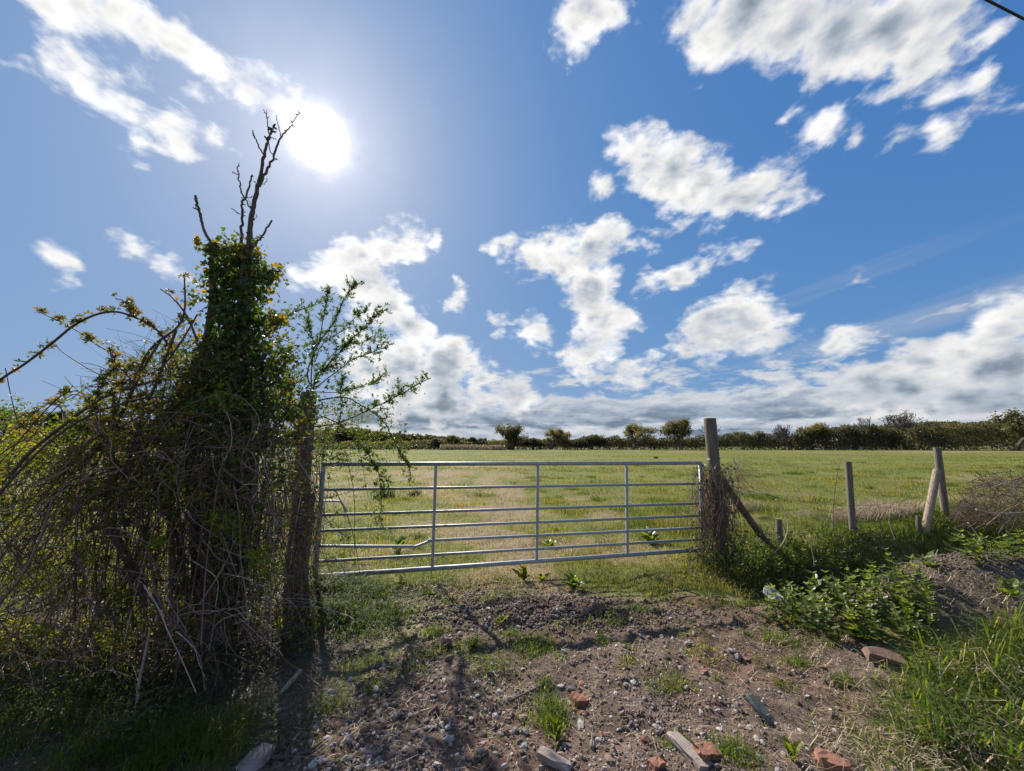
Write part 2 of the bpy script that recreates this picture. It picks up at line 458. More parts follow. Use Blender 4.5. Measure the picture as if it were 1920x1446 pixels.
def rand_dirs(n):
    return unit(R.normal(size=(n, 3)))

# leaf templates: base at the origin, length 1 along Y
LEAF = (np.array([[0, 0, 0], [-.24, .45, .05], [0, .5, -.03], [.24, .45, .05], [0, 1, 0]]), np.array([[0, 2, 1], [0, 3, 2], [1, 2, 4], [2, 3, 4]]))
SLIM = (np.array([[0, 0, 0], [-.11, .4, .03], [0, .45, -.02], [.11, .4, .03], [0, 1, -.12]]), LEAF[1])
IVY = (np.array([[0, 0, 0], [-.42, .02, .03], [-.5, .42, .05], [-.2, .55, 0], [0, 1, -.08], [.2, .55, 0], [.5, .42, .05], [.42, .02, .03], [0, .35, -.05]]),
       np.array([[8, i, i + 1] for i in range(7)] + [[8, 7, 0]])[:, [0, 2, 1]])
_t = LEAF[0] * .62
def _rz(a):
    c, s = math.cos(a), math.sin(a)
    return np.array([[c, -s, 0], [s, c, 0], [0, 0, 1]])
TRI = (np.vstack([_t @ _rz(a).T + np.array([0, .3, 0]) for a in (0, 1.25, -1.25)]), np.vstack([LEAF[1] + 5 * k for k in range(3)]))
QUAD = (np.array([[-.5, 0, 0], [.5, 0, 0], [.45, 1, .15], [-.45, 1, -.15]]), np.array([[0, 1, 2, 3]]))
# toothed leaf (nettle, mint-like)
_ty = [0, .12, .2, .32, .4, .52, .6, .74, .82, 1]
_tx = [.03, .26, .22, .33, .27, .29, .22, .2, .13, 0]
TOOTH = (np.array([[0, y, -.03] for y in _ty] + [[-w, y + .03, .05] for w, y in zip(_tx, _ty)] + [[w, y + .03, .05] for w, y in zip(_tx, _ty)]),
         np.array([[i, i + 1, 11 + i, 10 + i] for i in range(9)] + [[i, 20 + i, 21 + i, i + 1] for i in range(9)]))

def blades(g, P, h, w, az, lean, tint, simple=False):
    n = len(P)
    if n == 0: return
    d = np.stack([np.cos(az), np.sin(az), np.zeros(n)], -1)
    s = np.stack([-np.sin(az), np.cos(az), np.zeros(n)], -1) * (w / 2)[:, None]
    up = np.array([0, 0, 1.0])
    m = P + d * (lean * h * .28)[:, None] + up * (h * .62)[:, None]
    tp = P + d * (lean * h)[:, None] + up * (h * (1 - .38 * np.minimum(lean, 1.6)))[:, None]
    if simple:
        g.add(np.stack([P - s, P + s, tp], 1).reshape(-1, 3), np.arange(3 * n).reshape(n, 3), np.repeat(tint, 3))
        return
    V = np.stack([P - s, P + s, m - s * .8, m + s * .8, tp], 1).reshape(-1, 3)
    b = (np.arange(n) * 5)[:, None, None]
    F = (np.array([[0, 1, 3], [0, 3, 2], [2, 3, 4]])[None] + b).reshape(-1, 3)
    t = np.repeat(tint, 5)
    g.add(V, F, t)

# ------------------------------------------------------------------ materials
def material(name):
    m = bpy.data.materials.new(name); m.use_nodes = True
    t = NT(m.node_tree); t.n.clear()
    out = t.new('ShaderNodeOutputMaterial')
    return m, t, out
def leafmat(name, stops, trans=.45, tcol=None, rough=.55, spec=.3):
    m, t, out = material(name)
    tint = t.attr('tint')
    nz = t.noise(t.new('ShaderNodeTexCoord').outputs['Object'], 9.0, 2)
    col = t.ramp(t.m('ADD', tint, t.m('MULTIPLY', t.m('SUBTRACT', nz, .5), .25)), stops)
    p = t.new('ShaderNodeBsdfPrincipled')
    t.put(p.inputs['Base Color'], col)
    p.inputs['Roughness'].default_value = rough
    p.inputs['Specular IOR Level'].default_value = spec
    if trans > 0:
        tr = t.new('ShaderNodeBsdfTranslucent')
        t.put(tr.inputs['Color'], t.mix(1.0, col, tcol or (1.5, 1.5, .6), 'MULTIPLY'))
        mx = t.new('ShaderNodeMixShader'); mx.inputs[0].default_value = trans
        t.l.new(p.outputs[0], mx.inputs[1]); t.l.new(tr.outputs[0], mx.inputs[2])
        t.l.new(mx.outputs[0], out.inputs[0])
    else:
        t.l.new(p.outputs[0], out.inputs[0])
    return m
def plainmat(name, stops, scale=8.0, rough=.85, bump=.3, bscale=40.0, metallic=0.0, stretch=(1, 1, 1), tintw=.5, spec=.3, coord='Object'):
    m, t, out = material(name)
    co = t.vm('MULTIPLY', t.new('ShaderNodeTexCoord').outputs[coord], stretch)
    nz = t.noise(co, scale, 6, .6)
    f = t.m('ADD', t.m('MULTIPLY', t.lin(nz, .25, .75), 1 - tintw), t.m('MULTIPLY', t.attr('tint'), tintw))
    p = t.new('ShaderNodeBsdfPrincipled')
    t.put(p.inputs['Base Color'], t.ramp(f, stops))
    p.inputs['Roughness'].default_value = rough
    p.inputs['Metallic'].default_value = metallic
    p.inputs['Specular IOR Level'].default_value = spec
    if bump:
        b = t.new('ShaderNodeBump'); b.inputs['Strength'].default_value = bump; b.inputs['Distance'].default_value = .01
        t.put(b.inputs['Height'], t.noise(co, bscale, 5, .65))
        t.l.new(b.outputs[0], p.inputs['Normal'])
    t.l.new(p.outputs[0], out.inputs[0])
    return m

M = {}
M['grass'] = leafmat('grass', [(0, (.048, .080, .011)), (.4, (.100, .126, .020)), (.7, (.18, .168, .046)), (1, (.28, .22, .12))], .55, (1.75, 1.65, .45))
M['lush'] = leafmat('lush_grass', [(0, (.030, .062, .010)), (.5, (.072, .112, .017)), (.85, (.145, .165, .032)), (1, (.24, .20, .09))], .6, (2.0, 1.9, .55))
M['straw'] = leafmat('straw', [(0, (.12, .085, .055)), (.5, (.25, .19, .12)), (1, (.42, .34, .23))], .2, (1, 1, .9))
M['litter'] = leafmat('leaf_litter', [(0, (.05, .035, .026)), (.5, (.13, .088, .062)), (1, (.24, .18, .13))], .15, (1, 1, .9))
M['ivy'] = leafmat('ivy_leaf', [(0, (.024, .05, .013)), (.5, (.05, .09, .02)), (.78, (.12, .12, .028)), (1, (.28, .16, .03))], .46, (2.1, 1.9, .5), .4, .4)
M['haw'] = leafmat('hawthorn_leaf', [(0, (.04, .085, .018)), (.6, (.075, .125, .025)), (.9, (.15, .12, .04)), (1, (.2, .10, .04))], .45, (1.7, 1.7, .5), .5, .35)
M['bramble'] = leafmat('bramble_leaf', [(0, (.05, .075, .02)), (.45, (.10, .11, .03)), (.75, (.16, .11, .04)), (1, (.19, .085, .04))], .5, (1.8, 1.6, .55), .5, .35)
M['yellow'] = leafmat('young_leaf', [(0, (.05, .09, .015)), (.5, (.13, .16, .02)), (1, (.26, .23, .03))], .5, (1.6, 1.6, .4))
M['weed'] = leafmat('weed_leaf', [(0, (.036, .064, .012)), (.5, (.082, .116, .022)), (1, (.17, .19, .045))], .5, (1.9, 1.9, .5), .4, .5)
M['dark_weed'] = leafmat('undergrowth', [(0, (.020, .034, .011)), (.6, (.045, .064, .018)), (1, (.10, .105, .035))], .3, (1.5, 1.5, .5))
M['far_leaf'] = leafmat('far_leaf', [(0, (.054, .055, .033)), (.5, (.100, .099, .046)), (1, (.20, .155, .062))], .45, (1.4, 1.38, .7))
M['far_twig'] = plainmat('far_twig', [(0, (.09, .075, .065)), (1, (.16, .135, .115))], bump=0)
M['bark'] = plainmat('bark', [(0, (.045, .035, .028)), (.5, (.10, .078, .062)), (1, (.17, .14, .115))], 5, .9, .8, 16, stretch=(3, 3, .5), tintw=.2)
M['cane'] = plainmat('cane', [(0, (.05, .035, .028)), (.5, (.11, .075, .058)), (1, (.20, .15, .115))], 9, .75, .2, 40, tintw=.7)
M['vine'] = plainmat('dead_vine', [(0, (.045, .028, .024)), (.4, (.135, .080, .066)), (.75, (.26, .18, .148)), (1, (.50, .43, .37))], 9, .8, 0, 40, tintw=.85)
M['post'] = plainmat('weathered_post', [(0, (.065, .053, .043)), (.4, (.14, .118, .098)), (.75, (.215, .185, .155)), (1, (.29, .265, .225))], 9, .9, .5, 30, stretch=(4, 4, .35), tintw=.15)
M['post_dark'] = plainmat('damp_post', [(0, (.06, .048, .04)), (.5, (.12, .095, .078)), (1, (.19, .155, .13))], 7, .9, .5, 30, stretch=(4, 4, .35), tintw=.15)
M['stake'] = plainmat('stake', [(0, (.12, .085, .06)), (.45, (.25, .195, .145)), (1, (.36, .30, .235))], 9, .9, .4, 30, stretch=(4, 4, .3), tintw=.15)
M['zinc'] = plainmat('galvanised_steel', [(0, (.22, .24, .255)), (.5, (.32, .345, .36)), (1, (.42, .44, .455))], 22, .55, .12, 60, metallic=.35, tintw=.1, spec=.5)
M['wire'] = plainmat('wire', [(0, (.12, .11, .10)), (1, (.25, .24, .23))], 20, .5, 0, metallic=.6)
M['scrap'] = leafmat('white_plastic_film', [(0, (.72, .72, .74)), (1, (.82, .82, .84))], .5, (1, 1, 1), .4, .4)
M['white'] = plainmat('white_plastic', [(0, (.62, .63, .66)), (1, (.82, .83, .85))], 6, .45, .1, 20)
M['cable'] = plainmat('black_cable', [(0, (.012, .012, .014)), (1, (.02, .02, .022))], 6, .5, 0)
for k, st in dict(stone_grey=[(0, (.12, .11, .105)), (1, (.28, .26, .25))], stone_pale=[(0, (.25, .23, .215)), (1, (.46, .43, .41))],
                  stone_mauve=[(0, (.15, .105, .09)), (1, (.29, .21, .185))], brick=[(0, (.11, .082, .066)), (.38, (.19, .092, .06)), (.68, (.275, .125, .078)), (1, (.33, .24, .19))],
                  brick_brown=[(0, (.10, .062, .045)), (1, (.23, .145, .11))], slate=[(0, (.045, .055, .05)), (1, (.10, .115, .105))],
                  slab=[(0, (.19, .155, .135)), (1, (.33, .27, .24))]).items():
    M[k] = plainmat(k, st, 14, .9, .5, 45, tintw=.25)
M['gravel'] = plainmat('gravel', [(0, (.055, .042, .036)), (.35, (.14, .100, .082)), (.6, (.22, .165, .138)), (.8, (.31, .275, .25)), (.9, (.42, .39, .365)), (.94, (.34, .30, .28)), (.95, (.26, .10, .06)), (1, (.33, .16, .10))], 20, .9, .4, 60, tintw=.92)

def ground_material():
    m, t, out = material('ground')
    co = t.new('ShaderNodeTexCoord').outputs['Object']
    dirt, dry, bare_ = t.attr('dirt'), t.attr('dry'), t.attr('bare')
    n_big = t.noise(co, .8, 5, .6)
    n_mid = t.noise(co, 6.0, 5, .62)
    n_fine = t.noise(co, 45.0, 6, .68)
    n_far = t.noise(t.vm('MULTIPLY', co, (.05, .16, 1)), 1.0, 6, .6)
    soil = t.ramp(t.m('ADD', t.m('MULTIPLY', n_mid, .55), t.m('MULTIPLY', n_fine, .45)), [(.3, (.036, .025, .019)), (.46, (.094, .066, .051)), (.6, (.150, .109, .088)), (.75, (.25, .195, .158))])
    soil = t.mix(t.step(n_big, .45, .65), soil, t.mix(1.0, soil, (1.08, .88, .80), 'MULTIPLY'))
    wet = t.mix(1.0, soil, (.50, .44, .42), 'MULTIPLY')
    soil = t.mix(t.attr('damp'), soil, wet)
    grass = t.ramp(t.m('ADD', t.m('MULTIPLY', n_mid, .5), t.m('MULTIPLY', n_far, .5)), [(.3, (.055, .075, .016)), (.5, (.105, .118, .028)), (.62, (.15, .145, .045)), (.75, (.20, .17, .08))])
    thatch_ = t.ramp(n_fine, [(.3, (.10, .075, .045)), (.5, (.20, .155, .09)), (.7, (.30, .24, .145))])
    earth = t.ramp(n_fine, [(.3, (.035, .027, .021)), (.55, (.10, .078, .062)), (.75, (.17, .135, .11))])
    col = t.mix(dry, grass, thatch_)
    col = t.mix(bare_, col, earth)
    col = t.mix(t.step(t.m('ADD', dirt, t.m('MULTIPLY', t.m('SUBTRACT', n_mid, .5), .6)), .35, .6), col, soil)
    p = t.new('ShaderNodeBsdfPrincipled')
    t.put(p.inputs['Base Color'], col)
    p.inputs['Roughness'].default_value = .95
    p.inputs['Specular IOR Level'].default_value = .15
    b = t.new('ShaderNodeBump'); b.inputs['Strength'].default_value = .9; b.inputs['Distance'].default_value = .02
    t.put(b.inputs['Height'], t.m('ADD', t.m('MULTIPLY', n_fine, .6), t.m('MULTIPLY', t.noise(co, 140, 3, .6), .3)))
    t.l.new(b.outputs[0], p.inputs['Normal'])
    t.l.new(p.outputs[0], out.inputs[0])
    return m

# ------------------------------------------------------------------ ground
def axis(lo, hi, step, far, grow):
    a = list(np.arange(lo, hi + 1e-9, step))
    s = step
    while a[-1] < far: s *= grow; a.append(a[-1] + s)
    s = step
    while a[0] > -far: s *= grow; a.insert(0, a[0] - s)
    return np.array(a)
gx, gy = axis(-5.0, 8.0, .031, 4000, 1.15), axis(1.4, 7.6, .031, 4000, 1.14)
GX, GY = np.meshgrid(gx, gy)
GZ = hgt(GX, GY)
ground_geo = Geo()
nx, ny = len(gx), len(gy)
idx = np.arange(nx * ny).reshape(ny, nx)
ground_geo.add(np.stack([GX, GY, GZ], -1).reshape(-1, 3), np.stack([idx[:-1, :-1], idx[:-1, 1:], idx[1:, 1:], idx[1:, :-1]], -1).reshape(-1, 4))
ground = ground_geo.obj('ground', ground_material(), kind='structure', smooth=True)
def damp(x, y):
    return np.clip(np.exp(-((x - .2) / 1.0) ** 2 - ((y - 3.68) / .30) ** 2) * 1.3 + sm(np.exp(-((x + 1.0) / .8) ** 2 - ((y - 2.6) / .8) ** 2), .3, .9) * .4, 0, 1) * (.5 + .9 * fbm(x * 3, y * 3, 3, 131))
for nm, fn in (('dirt', track), ('dry', thatch), ('bare', bare), ('damp', damp)):
    a = ground.data.attributes.new(nm, 'FLOAT', 'POINT')
    a.data.foreach_set('value', np.clip(fn(GX, GY), 0, 1).ravel().astype(np.float32))

# ------------------------------------------------------------------ far trees, hedges, woods
def clump_leaves(g, centers, rad, n, size, tint0, tw=.35, flat=1.0):
    c = centers[R.integers(0, len(centers), n)]
    off = rand_dirs(n) * (R.random(n) ** .45)[:, None] * rad * np.array([1, 1, flat])
    p = c + off
    nrm = unit(off / rad + R.normal(size=(n, 3)) * .6 + np.array([0, 0, .3]))
    ax = unit(np.cross(nrm, rand_dirs(n)))
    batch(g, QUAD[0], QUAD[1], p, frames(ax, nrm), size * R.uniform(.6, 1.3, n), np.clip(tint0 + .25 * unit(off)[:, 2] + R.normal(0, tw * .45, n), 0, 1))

def grow(g, base, dirn, length, rad, depth, spread, ends, rmin, kink=.18, up=.12, kids=(2, 4), shrink=(.6, .8)):
    n = 4
    pts = [np.array(base, float)]
    d = unit(np.array(dirn, float))
    for i in range(n):
        d = unit(d + R.normal(size=3) * kink + np.array([0, 0, up]))
        pts.append(pts[-1] + d * length / n)
    tube(g, pts, rad, max(rad * .6, rmin), 5 if depth > 1 else 3, cap=False)
    ends.append((pts[-1], depth))
    if depth <= 0: return
    ends.append((pts[2], depth))
    for k in range(R.integers(*kids) + (1 if depth > 2 else 0)):
        s = pts[-1] if k < 2 else pts[R.integers(2, n)]
        nd = unit(d + rand_dirs(1)[0] * spread)
        grow(g, s, nd, length * R.uniform(*shrink), max(rad * .6, rmin), depth - 1, spread, ends, rmin, kink, up, kids, shrink)

def far_tree(name, u, v_top, width, Y, label, kind='round', tint=.5, v_base=845, group='trees along the far hedge'):
    top = at(u, v_top, Y)
    x = top[0]; z0 = float(hgt(x, Y)) - .1
    H = top[2] - z0; W = width * Y / FPX
    t = thing(name, label, 'tree', (x, Y, z0), group)
    g = Geo(); ends = []
    base = np.array([x, Y, z0])
    if kind == 'bare':
        grow(g, base, (R.normal() * .05, 0, 1), H * .30, H * .024, 6 if width > 44 else 5, .8, ends, .045, .2, .14, (2, 4), (.62, .82))
    elif kind == 'willow':
        for k in range(3):
            grow(g, base + [(k - 1) * .3, 0, 0], ((k - 1) * .4, R.normal() * .2, 1), H * .34, H * .03, 3, .55, ends, .05)
    else:
        grow(g, base, (R.normal() * .05, 0, 1), H * .28, H * .03, 4, .8, ends, .05, .15, .10)
    # fit what grew to the height and the width seen
    V = np.concatenate(g.V)
    sz = H / max(V[:, 2].max() - z0, .1) * (1 if kind == 'bare' else .9)
    sx = W / max(V[:, 0].max() - V[:, 0].min(), .1) * (1 if kind == 'bare' else .86)
    fit = np.array([sx, sx, sz])
    for i, v in enumerate(g.V): g.V[i] = base + (v - base) * fit
    P = np.array([base + (e - base) * fit for e, d in ends if d <= (1 if kind != 'willow' else 2)])
    part(g, 'trunk', M['far_twig'], t)
    if kind != 'bare':
        g = Geo()
        dens = {'round': 5200, 'willow': 4200, 'open': 1500, 'thin': 900}[kind]
        P = P[P[:, 2] > z0 + H * .2]
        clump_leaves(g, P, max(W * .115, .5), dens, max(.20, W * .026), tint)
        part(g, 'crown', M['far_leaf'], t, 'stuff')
    return t

def hedge(name, pts, label, tint, n, size, depth=2.5, group=None):
    """pts: (u, v_top, Y) along the top of a hedge that stands on the land."""
    mid = pts[len(pts) // 2]
    c = at(mid[0], mid[1], mid[2])
    t = thing(name, label, 'hedge', (c[0], mid[2], 0), group)
    us = np.array([p[0] for p in pts]); vs = np.array([p[1] for p in pts]); Ys = np.array([p[2] for p in pts])
    g = Geo(); gs = Geo()
    n = int(n * 1.7); size *= .72
    uu = R.uniform(us.min(), us.max(), n)
    lump = fbm(uu * .06, uu * 0, 3, 7)
    Yb = np.interp(uu, us, Ys)
    vt = np.interp(uu, us, vs) - 3 + (lump - .5) * (845 - np.interp(uu, us, vs)) * .7
    Yy = Yb + R.normal(0, depth * .5, n)
    cx = (uu - CX) / FPX
    X = cx * Yb / (CT - (CY - vt) / FPX * ST)
    ztop = np.array([at(a, b, c2)[2] for a, b, c2 in zip(uu, vt, Yb)])
    zg = hgt(X, Yy)
    s = R.random(n) ** .72
    Z = zg + (ztop - zg) * s
    p = np.stack([X, Yy, Z], -1)
    nrm = unit(R.normal(size=(n, 3)) + [0, -.5, .4])
    ax = unit(np.cross(nrm, rand_dirs(n)))
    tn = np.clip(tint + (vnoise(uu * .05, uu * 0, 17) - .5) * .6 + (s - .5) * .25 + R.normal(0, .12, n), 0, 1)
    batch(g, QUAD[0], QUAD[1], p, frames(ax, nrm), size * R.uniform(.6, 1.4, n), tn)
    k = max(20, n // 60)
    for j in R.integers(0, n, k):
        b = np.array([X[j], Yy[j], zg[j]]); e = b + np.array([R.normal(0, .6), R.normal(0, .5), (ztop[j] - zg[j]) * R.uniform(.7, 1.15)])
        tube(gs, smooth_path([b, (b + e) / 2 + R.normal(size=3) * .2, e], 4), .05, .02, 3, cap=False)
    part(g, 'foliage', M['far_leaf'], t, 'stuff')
    part(gs, 'stem', M['far_twig'], t, 'stuff')
    return t

# woods on the rising ground far off
def ridge(name, pts, Y, depth, n, size, tint):
    us = np.array([p[0] for p in pts], float); vs = np.array([p[1] for p in pts], float)
    g = Geo()
    uu = R.uniform(us.min(), us.max(), n)
    n = int(n * 2.2)
    uu = R.uniform(us.min(), us.max(), n)
    hz = np.array([at(a, b, Y)[2] for a, b in zip(us, vs)])
    zt = np.interp(uu, us, hz) * (.80 + .35 * fbm(uu * .12, uu * 0, 3, 23))
    X = np.array([at(a, 830, Y)[0] for a in uu])
    yy = Y + R.uniform(0, depth, n)
    Z = zt * (R.random(n) ** .7)
    nrm = unit(R.normal(size=(n, 3)) + [0, -.6, .5]); ax = unit(np.cross(nrm, rand_dirs(n)))
    batch(g, QUAD[0], QUAD[1], np.stack([X, yy, Z], -1), frames(ax, nrm), size * R.uniform(.6, 1.4, n), np.clip(tint + R.normal(0, .15, n), 0, 1))
    return g.obj(name, M['far_leaf'], kind='stuff')
ridge('far_woods', [(560, 812), (640, 800), (700, 812), (760, 815), (830, 821), (900, 828), (1000, 831)], 620, 40, 6000, 3.2, .25)
ridge('far_woods', [(1640, 800), (1700, 797), (1760, 792), (1830, 793), (1930, 790), (2300, 785)], 520, 40, 7000, 2.8, .2)
ridge('far_woods', [(-500, 770), (-100, 765), (60, 770), (150, 778), (260, 790), (420, 815), (560, 826)], 260, 20, 6000, 1.6, .3)
ridge('far_woods', [(900, 830), (1100, 826), (1300, 828), (1500, 826), (1650, 824)], 430, 40, 5000, 2.4, .2)

hedge('hedge', [(560, 836, 128), (700, 836, 130), (900, 838, 132), (960, 839, 132)], 'low grey-brown scrubby hedge on the far field edge behind the gate', .15, 6000, .35)
hedge('hedge', [(945, 826, 134), (1060, 824, 134), (1180, 822, 134), (1330, 820, 132), (1500, 815, 130)], 'dark dense hedge running behind the round-topped far trees and tall gate post', .12, 14000, .38)
hedge('hedge', [(1490, 808, 124), (1580, 806, 122), (1680, 804, 120), (1720, 808, 118)], 'brown tangled hedge under the bare-branched trees', .3, 10000, .38)
hedge('hedge', [(1700, 808, 112), (1760, 803, 112), (1850, 798, 110), (1960, 795, 108), (2200, 790, 106)], 'tall olive green hedge beside the big spreading oak', .55, 12000, .38)
hedge('hedge', [(640, 832, 180), (760, 828, 180), (860, 829, 180), (960, 829, 180)], 'pale olive bank of bushes beyond the low grey-brown scrub', .75, 5000, .5)
FT = [
 ('willow_tree', 958, 793, 62, 132, 'grey-green willow with forked trunks rising above the hedge', 'willow', .35),
 ('round_tree', 1032, 803, 48, 132, 'small domed yellow-brown tree to the right of the forked willow', 'round', .9),
 ('oak_tree', 1186, 793, 52, 130, 'olive oak leaning over on a bent trunk, standing clear of the hedge', 'round', .8),
 ('oak_tree', 1274, 785, 64, 128, 'tallest leafy oak next to the gate post, on a straight dark trunk', 'round', .55),
 ('bare_tree', 1322, 784, 30, 130, 'thin leafless tree half hidden by the tall gate post', 'bare', .5),
 ('shrub_tree', 1368, 814, 24, 140, 'low grey rounded tree just right of the tall gate post', 'round', .15),
 ('shrub_tree', 1392, 814, 24, 138, 'low russet rounded tree second to the right of the gate post', 'round', .75),
 ('sapling', 1418, 803, 22, 130, 'slender open grey sapling before the wooded hedge begins', 'thin', .3),
 ('bare_tree', 1448, 794, 36, 128, 'fine twigged grey leafless tree among green hedge trees', 'bare', .5),
 ('bare_tree', 1474, 796, 30, 126, 'small pale leafless tree beside the russet dome', 'bare', .5),
 ('domed_tree', 1517, 790, 52, 124, 'russet brown dome-shaped tree standing over the hedge', 'round', .8),
 ('bare_tree', 1545, 789, 20, 124, 'narrow upright leafless tree on the edge of the russet dome', 'bare', .5),
 ('bare_tree', 1598, 792, 46, 122, 'reddish twiggy leafless tree over the brown tangled hedge', 'bare', .5),
 ('bare_tree', 1632, 780, 36, 120, 'medium rounded leafless tree just left of the widest bare crown', 'bare', .5),
 ('bare_tree', 1688, 769, 72, 118, 'widest and tallest leafless tree with a fan of pale limbs', 'bare', .5),
 ('oak_tree', 1888, 768, 100, 104, 'big spreading dark oak with layered crown by the frame edge', 'round', .45),
 ('oak_tree', 1960, 772, 70, 106, 'second big oak partly cut off behind the layered oak', 'round', .4),
 ('bush', 814, 822, 28, 126, 'dark solitary round bush standing out from the low scrub', 'round', .1),
 ('round_tree', 848, 815, 36, 170, 'mid green rounded tree just behind the dark solitary bush', 'round', .45),
 ('bare_tree', 755, 808, 26, 150, 'purplish leafless tree above the far scrub seen past the hawthorn', 'bare', .5),
 ('round_tree', 884, 819, 22, 180, 'small grey tree, first of two beyond the pale grasses', 'round', .3),
 ('round_tree', 906, 821, 22, 182, 'small dull green tree, second of two beyond the pale grasses', 'round', .4),
 ('conifer', 113, 765, 34, 70, 'dark broad-topped pine rising over the woods behind the brambles', 'round', .0),
 ('bush', 1000, 822, 40, 133, 'dark purple-brown bush between the willow and the domed tree', 'round', .05),
 ('bush', 1108, 818, 60, 134, 'wide mounded brown-green thicket left of the leaning oak', 'round', .35),
]
for nm, u, vt, w, Y, lb, kd, tn in FT:
    cat = 'bush' if nm == 'bush' else 'tree'
    far_tree(nm, u, vt, w, Y, lb, kd, tn)['category'] = cat

# pale dead reeds along the far hedge foot
g = Geo()
n = 1500
uu = R.uniform(828, 945, n)
X = np.array([at(a, 845, 125)[0] for a in uu]); yy = R.uniform(121, 127, n)
blades(g, np.stack([X, yy, hgt(X, yy)], -1), R.uniform(.9, 2.2, n), np.full(n, .22), R.uniform(0, 6.3, n), R.uniform(.05, .5, n), R.uniform(.5, 1, n))
g.obj('reeds', M['straw'], kind='stuff')

# a pale farm roof in the trees
p0 = at(1562, 822, 150)
barn = thing('farm_building', 'small pale gabled farm roof glimpsed among the hedge trees', 'building', (p0[0], 150, float(hgt(p0[0], 150))))
g = Geo()
w_, d_, h_ = 4.0, 6.0, 3.0
b = np.array([[-w_, -d_, 0], [w_, -d_, 0], [w_, d_, 0], [-w_, d_, 0], [-w_, -d_, h_], [w_, -d_, h_], [w_, d_, h_], [-w_, d_, h_], [0, -d_, 5.2], [0, d_, 5.2]]) + np.array(barn.location)
g.add(b, [[0, 1, 5, 4], [1, 2, 6, 5], [2, 3, 7, 6], [3, 0, 4, 7]])
g.F3.append(np.array([[4, 5, 8], [6, 7, 9]]))
part(g, 'wall', M['stone_mauve'], barn)
g = Geo()
for sx in (-1, 1):
    q = np.array([[sx * (w_ + .4), -d_ - .4, h_ - .2], [sx * (w_ + .4), d_ + .4, h_ - .2], [0, d_ + .4, 5.35], [0, -d_ - .4, 5.35]]) + np.array(barn.location)
    q = np.vstack([q, q + [0, 0, .15]])
    g.add(q, [[0, 1, 2, 3], [4, 5, 6, 7], [0, 1, 5, 4], [1, 2, 6, 5], [2, 3, 7, 6], [3, 0, 4, 7]])
part(g, 'roof', M['stone_pale'], barn)

# ------------------------------------------------------------------ gate
GL = {}
def gate_pt(f, z):
    """Point of the gate plane: f 0..1 from the latch end to the hung end."""
    a, b = np.array([-2.055, 4.23]), np.array([2.40, 5.06])
    q = a + (b - a) * f
    return np.array([q[0], q[1], z])
def gate_at(u, v):
    """Where the photograph pixel meets the gate's vertical plane."""
    d = ray(u, v); a, b = np.array([-2.055, 4.23]), np.array([2.40, 5.06]); e = b - a
    n = np.array([-e[1], e[0]])
    t = (a @ n) / (d[:2] @ n)
    return np.array([0, 0, CAM_H]) + d * t
gb = gate_pt(.5, 0)
gate = thing('field_gate', 'galvanised seven-bar steel field gate with one bent bar, closed across the track', 'gate', (gb[0], gb[1], 0))
def rod(name, pix, r, n=2, sides=10):
    g = Geo(); tube(g, smooth_path([gate_at(u, v) for u, v in pix], n), r, r, sides)
    return part(g, name, M['zinc'], gate, smooth=True)
rod('top_rail', [(606, 870.5), (1314, 868.5)], .024)
rod('bottom_rail', [(593, 1081), (1316, 1031)], .024)
for pix in ([(603, 918.5), (1314, 907)], [(601, 966), (1314, 944)], [(599, 995.5), (1315, 967)], [(595, 1053), (1316, 1011.5)]):
    rod('rail', pix, .0155)
b = rod('rail', [(597, 1024), (700, 1024.5), (768, 1024.5), (782, 1024), (808, 1014), (818, 1013), (1000, 1004.5), (1315, 989.5)], .0155, 40)
b['label'] = 'bar bent downward towards the latch end'
rod('end_stile', [(607, 867), (591, 1083)], .024)
rod('end_stile', [(1313, 866), (1319, 1034)], .024)
for (u0, u1, v1) in ((817.5, 810.5, 1066), (1008, 1006, 1052), (1174, 1176, 1040)):
    g = Geo()
    p0, p1 = gate_at(u0, 871), gate_at(u1, v1)
    off = np.array([.04, -.225, 0]); off = off / np.linalg.norm(off) * .012
    # flat bar: a thin box
    e = unit(np.array([4.455, .83, 0])) * .016
    q = np.array([p0 - e - off, p0 + e - off, p1 + e - off, p1 - e - off, p0 - e + off * 1.5, p0 + e + off * 1.5, p1 + e + off * 1.5, p1 - e + off * 1.5])
    g.add(q, [[0, 1, 2, 3], [4, 7, 6, 5], [0, 4, 5, 1], [1, 5, 6, 2], [2, 6, 7, 3], [3, 7, 4, 0]])
    part(g, 'upright', M['zinc'], gate)
g = Geo()
lp = [gate_at(u, v) + np.array([0, .09, 0]) for u, v in ((578, 942), (626, 942), (633, 945), (641, 957), (644, 968))]
tube(g, smooth_path(lp, 16), .011, .011, 8)
part(g, 'latch_bar', M['zinc'], gate, smooth=True)

